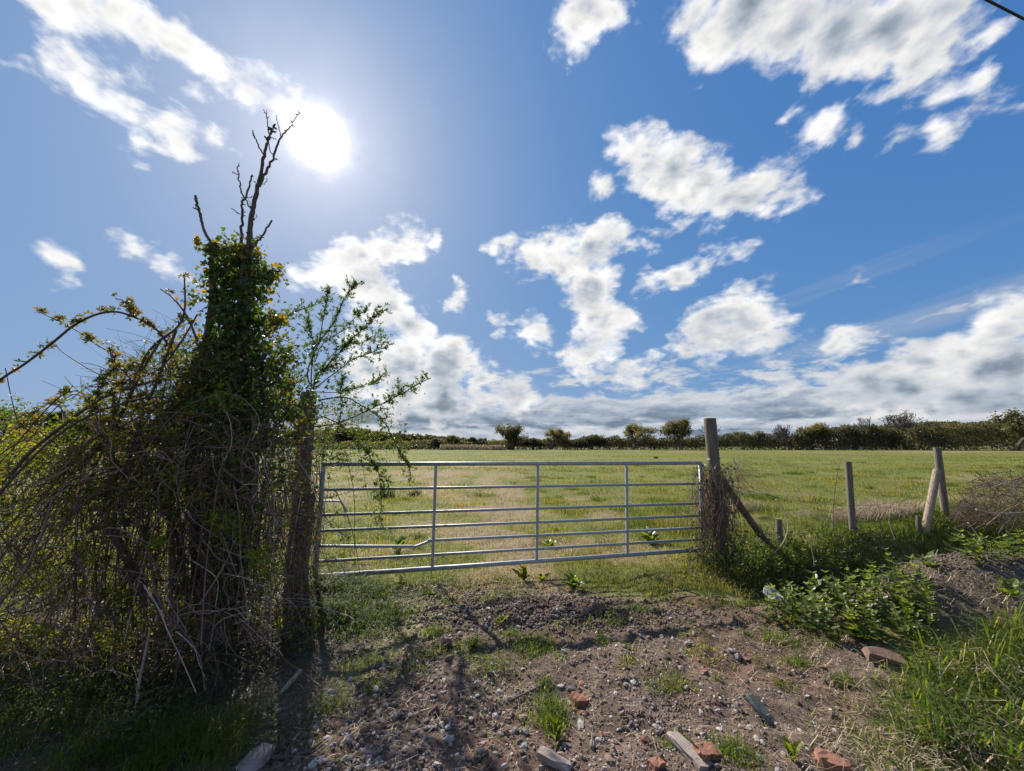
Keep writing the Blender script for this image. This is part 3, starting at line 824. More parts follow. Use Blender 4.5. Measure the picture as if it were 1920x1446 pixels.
# ------------------------------------------------------------------ posts
def post(name, top, base, r, mat, label, cat='post', sides=20, group=None, taper=1.04, flat_top=True, sink=.4, square=False):
    top, base = np.array(top, float), np.array(base, float)
    d = unit(top - base)
    lo = base - d * sink
    t = thing(name, label, cat, tuple(base), group)
    g = Geo()
    n = 14
    pts = smooth_path([lo, top], n)
    r_ = np.linspace(r * taper, r, n) * (1 + R.normal(0, .008, n))
    r_ = np.append(r_, [r * .96, r * .55])
    pts = np.vstack([pts, top + d * r * .05, top + d * r * .09])
    if square:
        s = np.array([[-1, -.7], [1, -.7], [1, .7], [-1, .7]]) * r
        V = np.vstack([np.column_stack([s + q[:2], np.full(4, q[2])]) for q in (lo, top - d * .012)] + [np.column_stack([s * .9 + top[:2], np.full(4, top[2])])])
        F = [[i + k, i + (k + 1) % 4, i + 4 + (k + 1) % 4, i + 4 + k] for i in (0, 4) for k in range(4)] + [[8, 9, 10, 11]]
        g.add(V, F)
        part(g, 'shaft', mat, t)
    else:
        tube(g, pts, r_, None, sides, rough=.012)
        part(g, 'shaft', mat, t, smooth=False)
        # drying cracks: dark slivers set into the shaft
        gc = Geo()
        for k in range(3):
            a = R.uniform(3.4, 6.0); s0 = R.uniform(.45, .75); ln = R.uniform(.12, .3)
            side = np.array([math.cos(a), math.sin(a), 0]); tan = np.array([-math.sin(a), math.cos(a), 0])
            q = []
            for s in np.linspace(s0, min(s0 + ln, .98), 6):
                c = lo + (top - lo) * s + side * r * 1.012 * (1 + (1 - s) * (taper - 1)) + tan * R.normal(0, .0015)
                q.append(c)
            tube(gc, np.array(q), .0022, .0008, 3)
        part(gc, 'crack', M['post_dark'], t)
    return t
def on_land(p):
    return np.array([p[0], p[1], float(hgt(p[0], p[1]))])
pl = at(566, 900, 4.17)
lp = post('gate_post', (pl[0], 4.17, at(566, 737, 4.17)[2]), on_land(pl), .080, M['post_dark'], 'tall round dark timber post overgrown by hawthorn at the latch end')
ps = at(579, 1000, 4.14)
post('gate_post', (ps[0] + .01, 4.05, at(579, 925, 4.05)[2]), on_land((ps[0] - .01, 4.05)), .055, M['post_dark'], 'short square timber post between the tall round post and gate latch', square=True)
pr = at(1344, 930, 5.12)
rp = post('gate_post', (pr[0] - .01, 5.12, at(1341, 785, 5.12)[2]), on_land(pr), .076, M['post'], 'tall round grey hanging post with wire round it and dead creeper')
g = Geo()
for zz, rr in ((at(1341, 859, 5.12)[2], .082), (at(1341, 861, 5.12)[2], .083), (at(1341, 843, 5.12)[2], .0775)):
    a = np.linspace(0, 2 * np.pi, 25)
    g = Geo()
    tube(g, np.stack([pr[0] + rr * np.cos(a), 5.12 + rr * np.sin(a), zz + .006 * np.sin(a * 1 + 1)], -1), .0025, .0025, 5)
    part(g, 'wire', M['wire'], rp)
b0 = at(1347, 893, 5.22); b1 = at(1430, 1008, 5.75)
post('strut', b0, b1, .046, M['post_dark'], 'diagonal round timber strut propping the tall grey hanging post', 'post', 14)
s0 = at(1460, 973, 5.9); s1 = at(1462, 1006, 5.9)
post('stump_post', s0, s1, .043, M['post'], 'short sawn-off grey stake standing in the weeds past the strut', 'post', 14)
f0 = at(1590, 866, 6.45); f1 = at(1600, 1006, 6.45)
post('fence_post', f0, f1, .047, M['post'], 'lone grey round fence post midway along the ditch bank', 'post', 16)
h0 = at(1757, 840, 7.5); h1 = at(1772, 958, 7.5)
post('fence_post', h0, h1, .056, M['post'], 'tall notched grey fence post with a stake leaning on it', 'post', 16)
k0 = at(1757, 882, 7.28); k1 = at(1734, 1000, 6.95)
post('leaning_stake', k0, k1, .056, M['stake'], 'pale stripped stake leaning against the tall notched fence post', 'post', 14)
m0 = at(1722, 968, 6.9); m1 = at(1722, 1000, 6.9)
post('stump_post', m0, m1, .035, M['post_dark'], 'small brown stump beside the foot of the leaning pale stake', 'post', 12)

# sagging fence wire
def wire(name, pts, label, r=.002):
    g = Geo(); tube(g, smooth_path(pts, 40), r, r, 5)
    t = thing(name, label, 'wire', tuple(pts[0]))
    return part(g, 'strand', M['wire'], t) and t
wire('fence_wire', [at(1345, 905, 5.12), at(1470, 935, 5.9), at(1592, 948, 6.4), at(1690, 940, 7.0), at(1762, 915, 7.45)], 'slack rusty fence wire strung between the grey posts', .003)

# overhead cable
c0 = np.array([0, 0, CAM_H]) + ray(1850, 0) * (4.7 / ray(1850, 0)[2]); c1 = np.array([0, 0, CAM_H]) + ray(1920, 36) * (4.6 / ray(1920, 36)[2])
e = unit(c1 - c0)
g = Geo()
s = np.linspace(-14, 14, 40)
tube(g, c0 + e * s[:, None] + np.array([0, 0, 1]) * (.0016 * s ** 2)[:, None], .012, .012, 6)
cb = thing('overhead_cable', 'black overhead cable crossing the sky above the field corner', 'cable', tuple(c0))
part(g, 'strand', M['cable'], cb)

# ------------------------------------------------------------------ grass
def scatter(x0, x1, y0, y1, n):
    return R.uniform(x0, x1, n), R.uniform(y0, y1, n)
def place(x, y, sink=.01):
    return np.stack([x, y, hgt(x, y) - sink], -1)
def view_scatter(n, y0, y1, power=1.0, wide=1.42):
    """Positions in the field seen, denser near: y distributed log-uniformly."""
    y = np.exp(R.uniform(math.log(y0), math.log(y1), n))
    return R.uniform(-wide, wide, n) * y, y

# grazed field, close
g = Geo()
x, y = view_scatter(175000, 4.2, 26)
keep = (track(x, y) < .3) & (R.random(len(x)) > bare(x, y) * .85) & (R.random(len(x)) > thatch(x, y) * .75)
x, y = x[keep], y[keep]
pt = fbm(x * .8, y * .8, 4, 101); lush = fbm(x * .35, y * .35, 3, 111)
h = (.035 + .05 * pt) * R.uniform(.6, 1.5, len(x)) * (1 + 1.6 * sm(lush, .55, .75)) * (1 + .5 * sm(x, 1.8, 3.5) * sm(y, 9, 5))
w = .0039 * (1 + y * .10)
tn = np.clip(.95 - pt * .95 + R.normal(0, .14, len(x)) + thatch(x, y) * .6, 0, 1)
blades(g, place(x, y), h, w, R.uniform(0, 6.3, len(x)), R.uniform(.2, 1.5, len(x)), tn)
# tussocks left by grazing
for k in range(950):
    yy = math.exp(random.uniform(math.log(5), math.log(34))); xx = random.uniform(-1.35, 1.35) * yy
    if thatch(xx, yy) > .5 or bare(xx, yy) > .4 or track(xx, yy) > .2: continue
    n = int(random.uniform(30, 110)); sp = random.uniform(.06, .22) * (1 + yy * .03)
    x, y = xx + R.normal(0, sp, n), yy + R.normal(0, sp * .8, n)
    blades(g, place(x, y), random.uniform(.07, .20) * R.uniform(.5, 1.2, n), np.full(n, .0045 * (1 + yy * .11)), R.uniform(0, 6.3, n), R.uniform(.2, 1.3, n), np.clip(random.choice((random.uniform(0, .4), random.uniform(.4, .9))) + R.normal(0, .14, n), 0, 1))
g.obj('field_grass', M['grass'], kind='stuff')
# far field
g = Geo()
x, y = view_scatter(110000, 22, 126)
pt = fbm(x * .25, y * .25, 4, 121); big = fbm(x * .05, y * .12, 3, 127)
h = (.05 + .09 * pt) * R.uniform(.6, 1.5, len(x)); w = .001 * y + .008
tn = np.clip(.85 - pt * .75 + (big - .5) * .5 + R.normal(0, .12, len(x)) + thatch(x, y) * .6, 0, 1)
blades(g, place(x, y), h, w, R.uniform(0, 6.3, len(x)), R.uniform(.2, 1.2, len(x)), tn, True)
g.obj('field_grass', M['grass'], kind='stuff')
# dead thatch lying in the gateway and across the field
g = Geo()
x, y = view_scatter(60000, 3.9, 22, wide=1.0)
keep = R.random(len(x)) < np.clip(thatch(x, y) * 1.1 + .05, 0, 1)
x, y = x[keep], y[keep]
blades(g, place(x, y), R.uniform(.03, .09, len(x)), .003 * (1 + y * .1), R.uniform(0, 6.3, len(x)), R.uniform(1.2, 2.2, len(x)), R.random(len(x)))
g.obj('dead_grass', M['straw'], kind='stuff')

def tuft(g, c, n, rad, h, w=.004, lean=(.2, 1.1), tint=.4, tw=.2):
    x = c[0] + R.normal(0, rad, n); y = c[1] + R.normal(0, rad * .8, n)
    blades(g, place(x, y), h * R.uniform(.45, 1.2, n), np.full(n, w) * R.uniform(.7, 1.3, n), R.uniform(0, 6.3, n), R.uniform(*lean, n), np.clip(tint + R.normal(0, tw, n), 0, 1))
# verge on the right of the track
g = Geo()
for u, v, n, rad, h in [(1790,1310,1300,.15,.15),(1870,1270,1200,.14,.22),(1910,1330,1400,.16,.18),(1720,1345,800,.13,.08),(1830,1360,1500,.17,.13),(1900,1410,1300,.18,.12),
                        (1760,1400,700,.2,.08),(1690,1370,400,.14,.06),(1915,1215,500,.09,.26),(1880,1235,400,.08,.22),(1650,1350,160,.12,.05),(1700,1430,400,.22,.05),(1820,1440,700,.2,.09),(1720,1400,600,.2,.06),(1640,1415,350,.2,.045)]:
    tuft(g, gnd(u, v), int(n * .5), rad * 1.05, h * .8, .0050, (.3, 1.6), .52)
for u, v in [(1890,1220),(1915,1190),(1850,1245),(1800,1275),(1900,1290)]:
    tuft(g, gnd(u, v), 15, .1, .36, .009, (.5, 1.5), .55)
g.obj('verge_grass', M['lush'], kind='stuff')
# verge going on beyond the frame
g = Geo()
n = 16000
x, y = R.uniform(2.0, 6.5, n), R.uniform(.2, 3.3, n)
k = (x > np.interp(y, [0, 1.5, 2.5, 3.3], [1.9, 2.1, 3.1, 3.7])) & (mound(x, y) < .3)
x, y = x[k], y[k]
blades(g, place(x, y), R.uniform(.05, .16, len(x)), np.full(len(x), .005), R.uniform(0, 6.3, len(x)), R.uniform(.3, 1.5, len(x)), np.clip(R.normal(.5, .22, len(x)), 0, 1))
g.obj('verge_grass', M['lush'], kind='stuff')
# grass at the foot of the latch post
g = Geo()
for u, v, n, rad, h in [(650,1110,1600,.14,.20),(625,1150,1100,.12,.16),(690,1120,800,.12,.16),(610,1110,800,.08,.22),(720,1150,600,.13,.10),(700,1185,500,.12,.07),(745,1120,400,.12,.07),(660,1170,500,.09,.1)]:
    tuft(g, gnd(u, v), n, rad, h, .0045, (.3, 1.3), .35)
g.obj('verge_grass', M['lush'], kind='stuff')
# shaded growth below the thicket
g = Geo()
for k in range(38):
    u, v = R.uniform(-80, 400), R.uniform(1230, 1440)
    tuft(g, gnd(u, v), 70, .10, R.uniform(.07, .2), .0045, (.4, 1.5), .3)
for u, v in [(380,1395),(420,1420),(330,1420),(250,1400),(440,1380),(150,1440),(300,1440)]:
    tuft(g, gnd(u, v), 170, .10, .16, .004, (.4, 1.4), .45)
g.obj('verge_grass', M['lush'], kind='stuff')
# sparse tufts growing through the track
g = Geo()
for u, v, n, rad, h in [(1010,1210,420,.07,.07),(985,1225,260,.07,.05),(1035,1335,300,.05,.10),(1030,1360,160,.05,.12),(1200,1145,500,.10,.05),(1145,1150,260,.07,.05),(690,1245,420,.10,.06),(860,1220,420,.10,.045),
                        (900,1230,260,.08,.04),(815,1190,260,.05,.08),(620,1330,220,.05,.06),(1495,1250,260,.05,.07),(1580,1285,200,.035,.07),(1260,1265,90,.035,.04),(1265,1400,160,.04,.05),(1370,1415,260,.06,.07),(1395,1435,160,.05,.06),
                        (1345,1130,420,.12,.05),(1320,1105,380,.12,.05),(1410,1125,360,.1,.07),(1240,1085,380,.12,.06),(1140,1090,260,.1,.05),(940,1085,260,.1,.05),(850,1100,300,.12,.05),(790,1120,320,.12,.06),(1450,1190,200,.08,.05),(1500,1215,200,.08,.04),
                        (700,1290,160,.05,.05),(540,1385,140,.08,.04),(1150,1170,160,.05,.04),(1130,1205,120,.03,.05),(1345,1275,70,.02,.04),(1480,1170,300,.12,.05),(955,1190,180,.06,.05),(760,1260,160,.06,.04),(1300,1190,150,.08,.03),(1545,1200,260,.1,.06),(1050,1170,120,.05,.04)]:
    tuft(g, gnd(u, v), n, rad, h, .004, (.2, 1.2), .5)
x, y = scatter(-1.5, 3.0, 1.9, 4.4, 16000)
k = R.random(len(x)) < sm(fbm(x * 2.2, y * 2.2, 4, 141) + .10 * sm(y, 3.3, 4.2), .53, .68) * .8
x, y = x[k], y[k]
blades(g, place(x, y), R.uniform(.015, .05, len(x)), np.full(len(x), .0035), R.uniform(0, 6.3, len(x)), R.uniform(.3, 1.4, len(x)), np.clip(R.normal(.55, .2, len(x)), 0, 1))
g.obj('track_grass', M['lush'], kind='stuff')
# flattened dead blades over the verge, the mound and the track edge
g = Geo()
for u, v, n, rx, ry, h in [(1640,1425,170,.22,.10,.07),(1760,1420,200,.22,.10,.09),(1560,1420,100,.2,.1,.05),(1850,1380,160,.2,.15,.14),(1700,1360,120,.15,.12,.08),(1880,1290,160,.12,.1,.2),(1760,1080,260,.35,.2,.09),(1680,1060,200,.3,.15,.08),
                           (1820,1130,260,.35,.2,.09),(1640,1290,200,.2,.15,.07),(1500,1200,260,.25,.2,.06),(1380,1110,260,.3,.15,.07),(1250,1090,260,.3,.12,.06),(760,1130,260,.2,.12,.06),(820,1100,220,.2,.1,.06)]:
    q = gnd(u, v); x = q[0] + R.normal(0, rx, n); y = q[1] + R.normal(0, ry, n)
    blades(g, place(x, y, 0), h * R.uniform(.4, 1.3, n), R.uniform(.003, .006, n), R.uniform(0, 6.3, n), R.uniform(1.2, 2.4, n), R.uniform(.2, 1, n))
g.obj('dead_grass', M['straw'], kind='stuff')
# broad-bladed grass and seedlings along the gateway edge
g = Geo()
for k in range(95):
    u, v = random.choice([(ur(1180, 1450), ur(1075, 1150)), (ur(780, 1000), ur(1080, 1130)), (ur(640, 1000), ur(1180, 1260)), (ur(1000, 1500), ur(1150, 1300))])
    tuft(g, gnd(u, v), int(ur(12, 70)), ur(.02, .09), ur(.03, .08), ur(.004, .007), (.3, 1.5), ur(.35, .8))
for k in range(60):
    q = gnd(ur(1700, 1930), ur(1240, 1430)); m = int(ur(3, 9))
    x = q[0] + R.normal(0, .02, m); y = q[1] + R.normal(0, .02, m)
    blades(g, place(x, y), R.uniform(.10, .28, m), np.full(m, .010), R.uniform(0, 6.3, m), R.uniform(.5, 1.6, m), R.uniform(.2, .8, m))
g.obj('track_grass', M['lush'], kind='stuff')
# leaf litter and broken stems under the thicket
g = Geo()
n = 9000
x, y = scatter(-4.6, -.75, 1.85, 4.3, n)
k = R.random(n) < bare(x, y) * .9 + .05
x, y = x[k], y[k]; m = len(x)
P = place(x, y, 0); P[:, 2] += R.uniform(.004, .03, m)
batch(g, LEAF[0], LEAF[1], P, frames(unit(rand_dirs(m) * [1, 1, .3]), unit(rand_dirs(m) * .5 + [0, 0, 1])), R.uniform(.012, .04, m), R.uniform(0, .6, m))
g.obj('leaf_litter', M['litter'], kind='stuff')
# straw and dead stalks lying on the track
g = Geo()
n = 9000
x, y = scatter(-3.0, 3.4, 1.8, 4.4, n)
L = R.uniform(.02, .09, n) * np.where(R.random(n) < .08, 2.2, 1); az = R.uniform(0, 6.3, n)
c = place(x, y, -.006)
d = np.stack([np.cos(az), np.sin(az), R.normal(0, .18, n)], -1); sd = np.stack([-np.sin(az), np.cos(az), np.zeros(n)], -1) * R.uniform(.0008, .0019, n)[:, None]
bend = sd * R.normal(0, 6, n)[:, None]
V = np.stack([c - d * (L / 2)[:, None] - sd, c - d * (L / 2)[:, None] + sd, c + bend + sd + [0, 0, .003], c + bend - sd + [0, 0, .003], c + d * (L / 2)[:, None]], 1).reshape(-1, 3)
F = (np.array([[0, 1, 2], [0, 2, 3], [3, 2, 4]])[None] + (np.arange(n) * 5)[:, None, None]).reshape(-1, 3)
g.add(V, F, np.repeat(R.random(n), 5))
g.obj('straw', M['straw'], kind='stuff')

# ------------------------------------------------------------------ stones of the track
def rock_template(seed, sub=1, angular=.5):
    import bmesh
    rr = np.random.default_rng(seed)
    bm = bmesh.new()
    bmesh.ops.create_icosphere(bm, subdivisions=sub, radius=1)
    V = np.array([v.co for v in bm.verts]); F = np.array([[v.index for v in f.verts] for f in bm.faces])
    bm.free()
    for k in range(7):                       # knock flats off, as broken stone has
        d = unit(rr.normal(size=3)); c = rr.uniform(.45, .85)
        s = V @ d
        V = V - np.maximum(s - c, 0)[:, None] * d * angular * 1.9
    V *= 1 + rr.normal(0, .05, (len(V), 1))
    V *= np.array([1, rr.uniform(.6, .9), rr.uniform(.45, .7)])
    return V, F
ROCKS = [rock_template(s, 1) for s in range(8)]
FINE = [rock_template(50 + s, 1 if s < 2 else 0, .4) for s in range(5)]
FINE = [(v if len(f) < 40 else v, f) for v, f in FINE]
def rand_rot(n, tilt=.5):
    up = unit(np.array([0, 0, 1.0]) + R.normal(size=(n, 3)) * tilt)
    return frames(unit(np.cross(up, rand_dirs(n))), up)
g = Geo()
for k, (tv, tf) in enumerate(FINE):
    n = 1500 if len(tf) > 40 else 6500
    y = 1.75 + 2.6 * R.random(n) ** 1.15; x = R.uniform(-1.75, 3.2, n) * (.75 + y * .08)
    cl = track(x, y) * np.clip(.02 + 1.9 * (fbm(x * 1.3, y * 1.3, 4, 151) - .28) * (1.1 - .5 * sm(x, .4, 2.0)), .03, 1)
    kk = R.random(n) < cl
    x, y = x[kk], y[kk]; m = len(x)
    s = np.minimum(.003 + R.lognormal(-5.35, .62, m), .03) * (1 + .45 * sm(-x, -.6, .8))
    t_ = R.random(m)
    t_ = np.where(R.random(m) < .10, R.uniform(.95, 1, m), t_ ** 1.25 * .92)
    p = place(x, y, 0); p[:, 2] += s * .08
    batch(g, tv, tf, p, rand_rot(m), s, t_)
gravel = g.obj('gravel', M['gravel'], ground, 'stuff')
# crumbs of dark turned soil at the lip before the gate
g = Geo()
tv, tf = FINE[3]
n = 3000
x = R.normal(.25, .75, n); y = R.normal(3.68, .2, n)
s = R.uniform(.006, .022, n)
p = place(x, y, 0); p[:, 2] += s * .3
batch(g, tv, tf, p, rand_rot(n), s, R.uniform(0, .5, n))
x = R.normal(3.9, .8, n // 2); y = R.normal(3.9, .35, n // 2); s = R.uniform(.005, .02, n // 2)
p = place(x, y, 0); p[:, 2] += s * .3
batch(g, tv, tf, p, rand_rot(n // 2), s, R.uniform(0, .55, n // 2))
g.obj('soil_crumbs', M['gravel'], ground, 'stuff')
# single stones, picked apart
meshes = {}
def rock_mesh(k, mat):
    if (k, mat) not in meshes:
        gg = Geo(); gg.add(*ROCKS[k], t=.5); meshes[(k, mat)] = gg.mesh('stone', M[mat])
    return meshes[(k, mat)]
placed = []
def stone(x, y, s, mat, k=None, rot=None, squash=None):
    k = int(R.integers(0, 8)) if k is None else k
    o = link('stone', rock_mesh(k, mat), ground)
    z = float(hgt(x, y))
    o.location = (x, y, z + s * .10)
    o.rotation_euler = rot or (R.normal(0, .25), R.normal(0, .25), R.uniform(0, 6.3))
    sq = squash or (1, R.uniform(.75, 1), R.uniform(.8, 1.1))
    o.scale = tuple(s * q for q in sq)
    placed.append((x, y, s))
    return o
for u, v, px, mat in [(1098,1150,18,'stone_mauve'),(1045,1140,12,'stone_grey'),(705,1296,13,'stone_pale'),(722,1328,14,'stone_grey'),(716,1352,15,'stone_mauve'),(720,1250,12,'stone_pale'),(645,1374,18,'stone_mauve'),(692,1418,22,'stone_mauve'),
                      (840,1392,20,'stone_pale'),(808,1372,12,'stone_pale'),(830,1376,12,'stone_pale'),(615,1390,14,'stone_pale'),(655,1400,14,'stone_grey'),(665,1402,13,'brick_brown'),(622,1298,12,'stone_pale'),(600,1430,16,'stone_mauve'),(1052,1294,15,'stone_pale'),
                      (1072,1298,15,'stone_grey'),(1088,1360,18,'stone_pale'),(1056,1222,14,'stone_pale'),(1200,1195,13,'stone_grey'),(1216,1198,11,'brick_brown'),(1240,1196,10,'stone_pale'),(965,1378,15,'stone_grey'),(985,1380,13,'stone_grey'),(982,1404,15,'stone_pale'),
                      (1110,1400,18,'stone_grey'),(1122,1395,12,'stone_pale'),(1140,1430,18,'stone_mauve'),(1315,1338,12,'stone_pale'),(1346,1336,10,'stone_pale'),(1380,1326,15,'stone_grey'),(1348,1372,14,'stone_pale'),(1385,1412,16,'stone_pale'),(1420,1396,12,'stone_pale'),
                      (1348,1405,13,'stone_pale'),(1372,1225,14,'stone_pale'),(1384,1234,16,'stone_grey'),(1402,1238,16,'brick_brown'),(1340,1196,9,'stone_pale'),(1290,1210,16,'stone_grey'),(1275,1232,12,'brick'),(1310,1242,11,'brick'),(1320,1264,14,'brick'),
                      (1400,1290,8,'brick'),(1560,1245,6,'brick'),(1564,1286,13,'brick_brown'),(1548,1295,12,'brick'),(840,1240,16,'brick_brown'),(600,1246,14,'stone_mauve'),(660,1230,16,'brick_brown'),(710,1290,13,'stone_mauve'),(735,1294,10,'brick_brown'),
                      (1185,1165,8,'stone_mauve'),(1090,1338,10,'brick'),(1078,1336,13,'brick'),(1095,1342,10,'stone_mauve'),(1055,1340,11,'brick_brown'),(752,1330,10,'brick'),(1150,1395,10,'stone_mauve'),(560,1350,12,'stone_mauve'),(520,1335,13,'stone_grey'),(945,1340,9,'stone_pale'),
                      (870,1200,9,'stone_pale'),(1505,1400,9,'stone_pale'),(1430,1395,9,'stone_pale'),(1563,1385,9,'brick'),(1470,1420,8,'stone_pale'),(760,1410,14,'stone_grey'),(790,1425,12,'stone_mauve'),(880,1430,13,'stone_mauve'),(930,1420,10,'stone_pale'),(1015,1432,12,'stone_grey')]:
    q = gnd(u, v)
    stone(q[0], q[1], px / FPX * np.linalg.norm(q - [0, 0, CAM_H]) * .52, mat)
n = 0
mats = ['stone_mauve'] * 5 + ['stone_grey'] * 6 + ['stone_pale'] * 4 + ['brick'] * 2 + ['brick_brown'] * 3
while n < 215:
    y = 1.85 + 2.0 * random.random() ** 1.5; x = random.uniform(-1.6, 2.4) if n < 130 else random.uniform(-1.45, .3)
    if random.random() > float(track(x, y)) * (1.15 - sm(x, .3, 2.0) * .6): continue
    s = .010 + .020 * random.random() ** 2
    if any((x - a) ** 2 + (y - b) ** 2 < (s + c) ** 2 for a, b, c in placed): continue
    stone(x, y, s, random.choice(mats)); n += 1

def block(name, u, v, size, mat, label, cat, rz, tilt=(0, 0), chip=.12, seed=1, lift=.16):
    """A broken brick, slab or board: a box with knocked-off edges."""
    import bmesh
    rr = np.random.default_rng(seed)
    bm = bmesh.new(); bmesh.ops.create_cube(bm, size=1)
    bmesh.ops.subdivide_edges(bm, edges=bm.edges[:], cuts=3, use_grid_fill=True)
    V = np.array([q.co for q in bm.verts]); F = [[q.index for q in f.verts] for f in bm.faces]; bm.free()
    for k in range(6):
        d = unit(rr.choice([-1, 1], 3) * rr.uniform(.3, 1, 3)); c = rr.uniform(.58, .74)
        V = V - np.maximum(V @ d - c, 0)[:, None] * d
    V = V + rr.normal(0, chip * .12, V.shape)
    V = V * np.array(size)
    g = Geo(); g.add(V, F, .5)
    q = gnd(u, v)
    o = g.obj(name, M[mat])
    o.location = (q[0], q[1], float(hgt(q[0], q[1])) + size[2] * lift)
    o.rotation_euler = (tilt[0], tilt[1], rz)
    return tag(o, label, cat)
block('brick_fragment', 1085, 1322, (.085, .07, .075), 'brick', 'broken orange brick standing on end beside the grass clump', 'brick', .3, (.2, .1), .2, 3)
block('stone_slab', 1292, 1414, (.075, .20, .03), 'slab', 'long flat grey-brown slab lying next to an orange brick piece', 'stone', .45, (.12, .1), .2, 4)
block('brick_fragment', 1326, 1416, (.10, .07, .05), 'brick', 'orange brick lump touching the long flat slab', 'brick', .2, (.1, .15), .3, 5)
block('brick_fragment', 1562, 1440, (.12, .08, .06), 'brick', 'orange brick at the picture bottom near the short verge grass', 'brick', -.2, (.1, .1), .3, 6)
block('brick', 1660, 1244, (.20, .10, .065), 'brick_brown', 'whole brown brick tilted up at the foot of the soil mound', 'brick', -.35, (.25, .2), .12, 7, .55)
block('slate_piece', 1427, 1342, (.075, .15, .022), 'slate', 'dark green slate tile leaning out of the gravel', 'tile', .6, (.5, .2), .15, 8, 1.3)
block('stone_slab', 478, 1432, (.10, .13, .05), 'slab', 'pinkish flat stone in the shaded corner under the thicket', 'stone', -.4, (.25, -.1), .2, 9)
block('wood_scrap', 544, 1292, (.022, .16, .02), 'stake', 'pale splinter of wood poking up beside the shaded stones', 'wood', -.35, (.35, 0), .1, 10, 2.0)
block('wood_scrap', 708, 1252, (.19, .028, .028), 'post_dark', 'short dark rotten stick lying by the latch-end grass', 'wood', .5, (.1, .1), .2, 11)
block('stone_slab', 1040, 1437, (.16, .05, .04), 'slab', 'pinkish flat stone at the picture bottom under the grass clump', 'stone', -.5, (.1, .1), .2, 12)
block('brick_fragment', 1230, 1440, (.07, .05, .045), 'brick', 'small orange brick chip at the bottom between slab and pebbles', 'brick', .5, (.1, .1), .3, 13)
block('stone_slab', 835, 1212, (.075, .055, .08), 'stone_mauve', 'peaked brown stone standing up in the grass strip', 'stone', .5, (.2, .2), .3, 14, .4)

# white scrap of plastic
q = on_land(at(1455, 1128, 3.78)) + np.array([0, 0, .02])
g = Geo()
us, vs_ = np.meshgrid(np.linspace(0, 1, 9), np.linspace(0, 1, 5))
w_ = .055 * (1 - .55 * np.abs(us - .45)) * (1 + .12 * np.sin(us * 9))
V = np.stack([(us - .5) * .22, (vs_ - .5) * 2 * w_, .02 * np.sin(us * 4) + .03 * (vs_ - .5) ** 2 * 4 - .02 * us], -1).reshape(-1, 3)
i = np.arange(45).reshape(5, 9)
F = np.stack([i[:-1, :-1], i[:-1, 1:], i[1:, 1:], i[1:, :-1]], -1).reshape(-1, 4)
V2 = np.vstack([V, V - [0, 0, .004]])
rim = np.concatenate([i[0], i[1:, -1], i[-1, -2::-1], i[-2:0:-1, 0]])
F = np.vstack([F, F[:, ::-1] + 45, [[rim[k], rim[(k + 1) % len(rim)], rim[(k + 1) % len(rim)] + 45, rim[k] + 45] for k in range(len(rim))]])
g.add(V2, F)
o = g.obj('plastic_scrap', M['scrap'], smooth=False)
o.location = (q[0], q[1], q[2] + .06); o.rotation_euler = (.9, .45, -.2)
tag(o, 'torn piece of white plastic caught at the edge of the nettles', 'litter')
# sticks lying about
def stick(name, pix, r0, r1, mat, label, lift=.012, Y=None):
    pts = [gnd(u, v) + [0, 0, lift] if Y is None else at(u, v, Y) for u, v in pix]
    g = Geo(); tube(g, smooth_path(pts, 18), r0, r1, 6, .5, rough=.08)
    t = thing(name, label, 'stick', tuple(pts[0]))
    part(g, 'stem', M[mat], t)
    return t
stick('fallen_branch', [(395,1212),(440,1198),(485,1200),(505,1225),(540,1258),(602,1306)], .008, .006, 'cane', 'long curved dark branch fallen from the thicket onto the stones', .05)
stick('fallen_branch', [(500,1428),(545,1428),(580,1415),(612,1392)], .009, .004, 'cane', 'bent grey stick lying in the shaded corner among stones', .02)
stick('fallen_branch', [(955,1318),(1000,1296),(1025,1284)], .006, .004, 'bark', 'thin dark twig on the track left of the grass clump', .01)
stick('fallen_branch', [(975,1310),(978,1335),(981,1362)], .005, .005, 'stake', 'short reddish stem lying end-on beside the grass clump', .01)
stick('fallen_branch', [(1240,1325),(1290,1325),(1350,1320)], .004, .003, 'bark', 'thin straight twig on the bare middle of the track', .008)
stick('fallen_branch', [(1390,1424),(1430,1423),(1475,1420)], .006, .004, 'bark', 'reddish twig near the picture bottom beside small tufts', .008)

# ------------------------------------------------------------------ thicket: ivy-clad dead tree
def pp(pix, Y, n=None):
    p = np.array([at(q[0], q[1], q[2] if len(q) > 2 else Y) for q in pix])
    return smooth_path(p, n or max(6, 5 * len(p)))
YT = 3.3
tb = np.array([at(412, 1190, YT)[0], YT, 0.0]); tb[2] = float(hgt(tb[0], tb[1]))
ivy_tree = thing('ivy_tree', 'dead multi-stemmed tree, bare at the top and sleeved in ivy, in the thicket', 'tree', tuple(tb))
PXM = YT / FPX
g = Geo()
def limb(pix, r0, r1, Y=YT, tint=.5, sides=10, rough=.06, n=None):
    tube(g, pp(pix, Y, n), r0, r1, sides, tint, rough=rough)
limb([(408,1230,3.25),(412,1150,3.27),(425,1000),(438,860),(448,720),(456,600),(462,500),(467,462)], .088, .040, rough=.08, n=40)
limb([(400,1225,3.2),(392,1100,3.2),(368,960,3.2),(358,840,3.25),(372,720,3.3),(395,600,3.3),(400,520,3.3),(398,462,3.3)], .06, .022, n=40)
limb([(420,1220,3.35),(450,1080,3.4),(470,930,3.45),(462,800,3.4),(455,640,3.36),(453,540,3.34),(453,465,3.33)], .06, .02, n=40)
limb([(402,1215,3.15),(380,1130,3.12),(372,1020,3.12),(390,930,3.15),(420,850,3.2)], .06, .03, n=24)
part(g, 'trunk', M['bark'], ivy_tree)
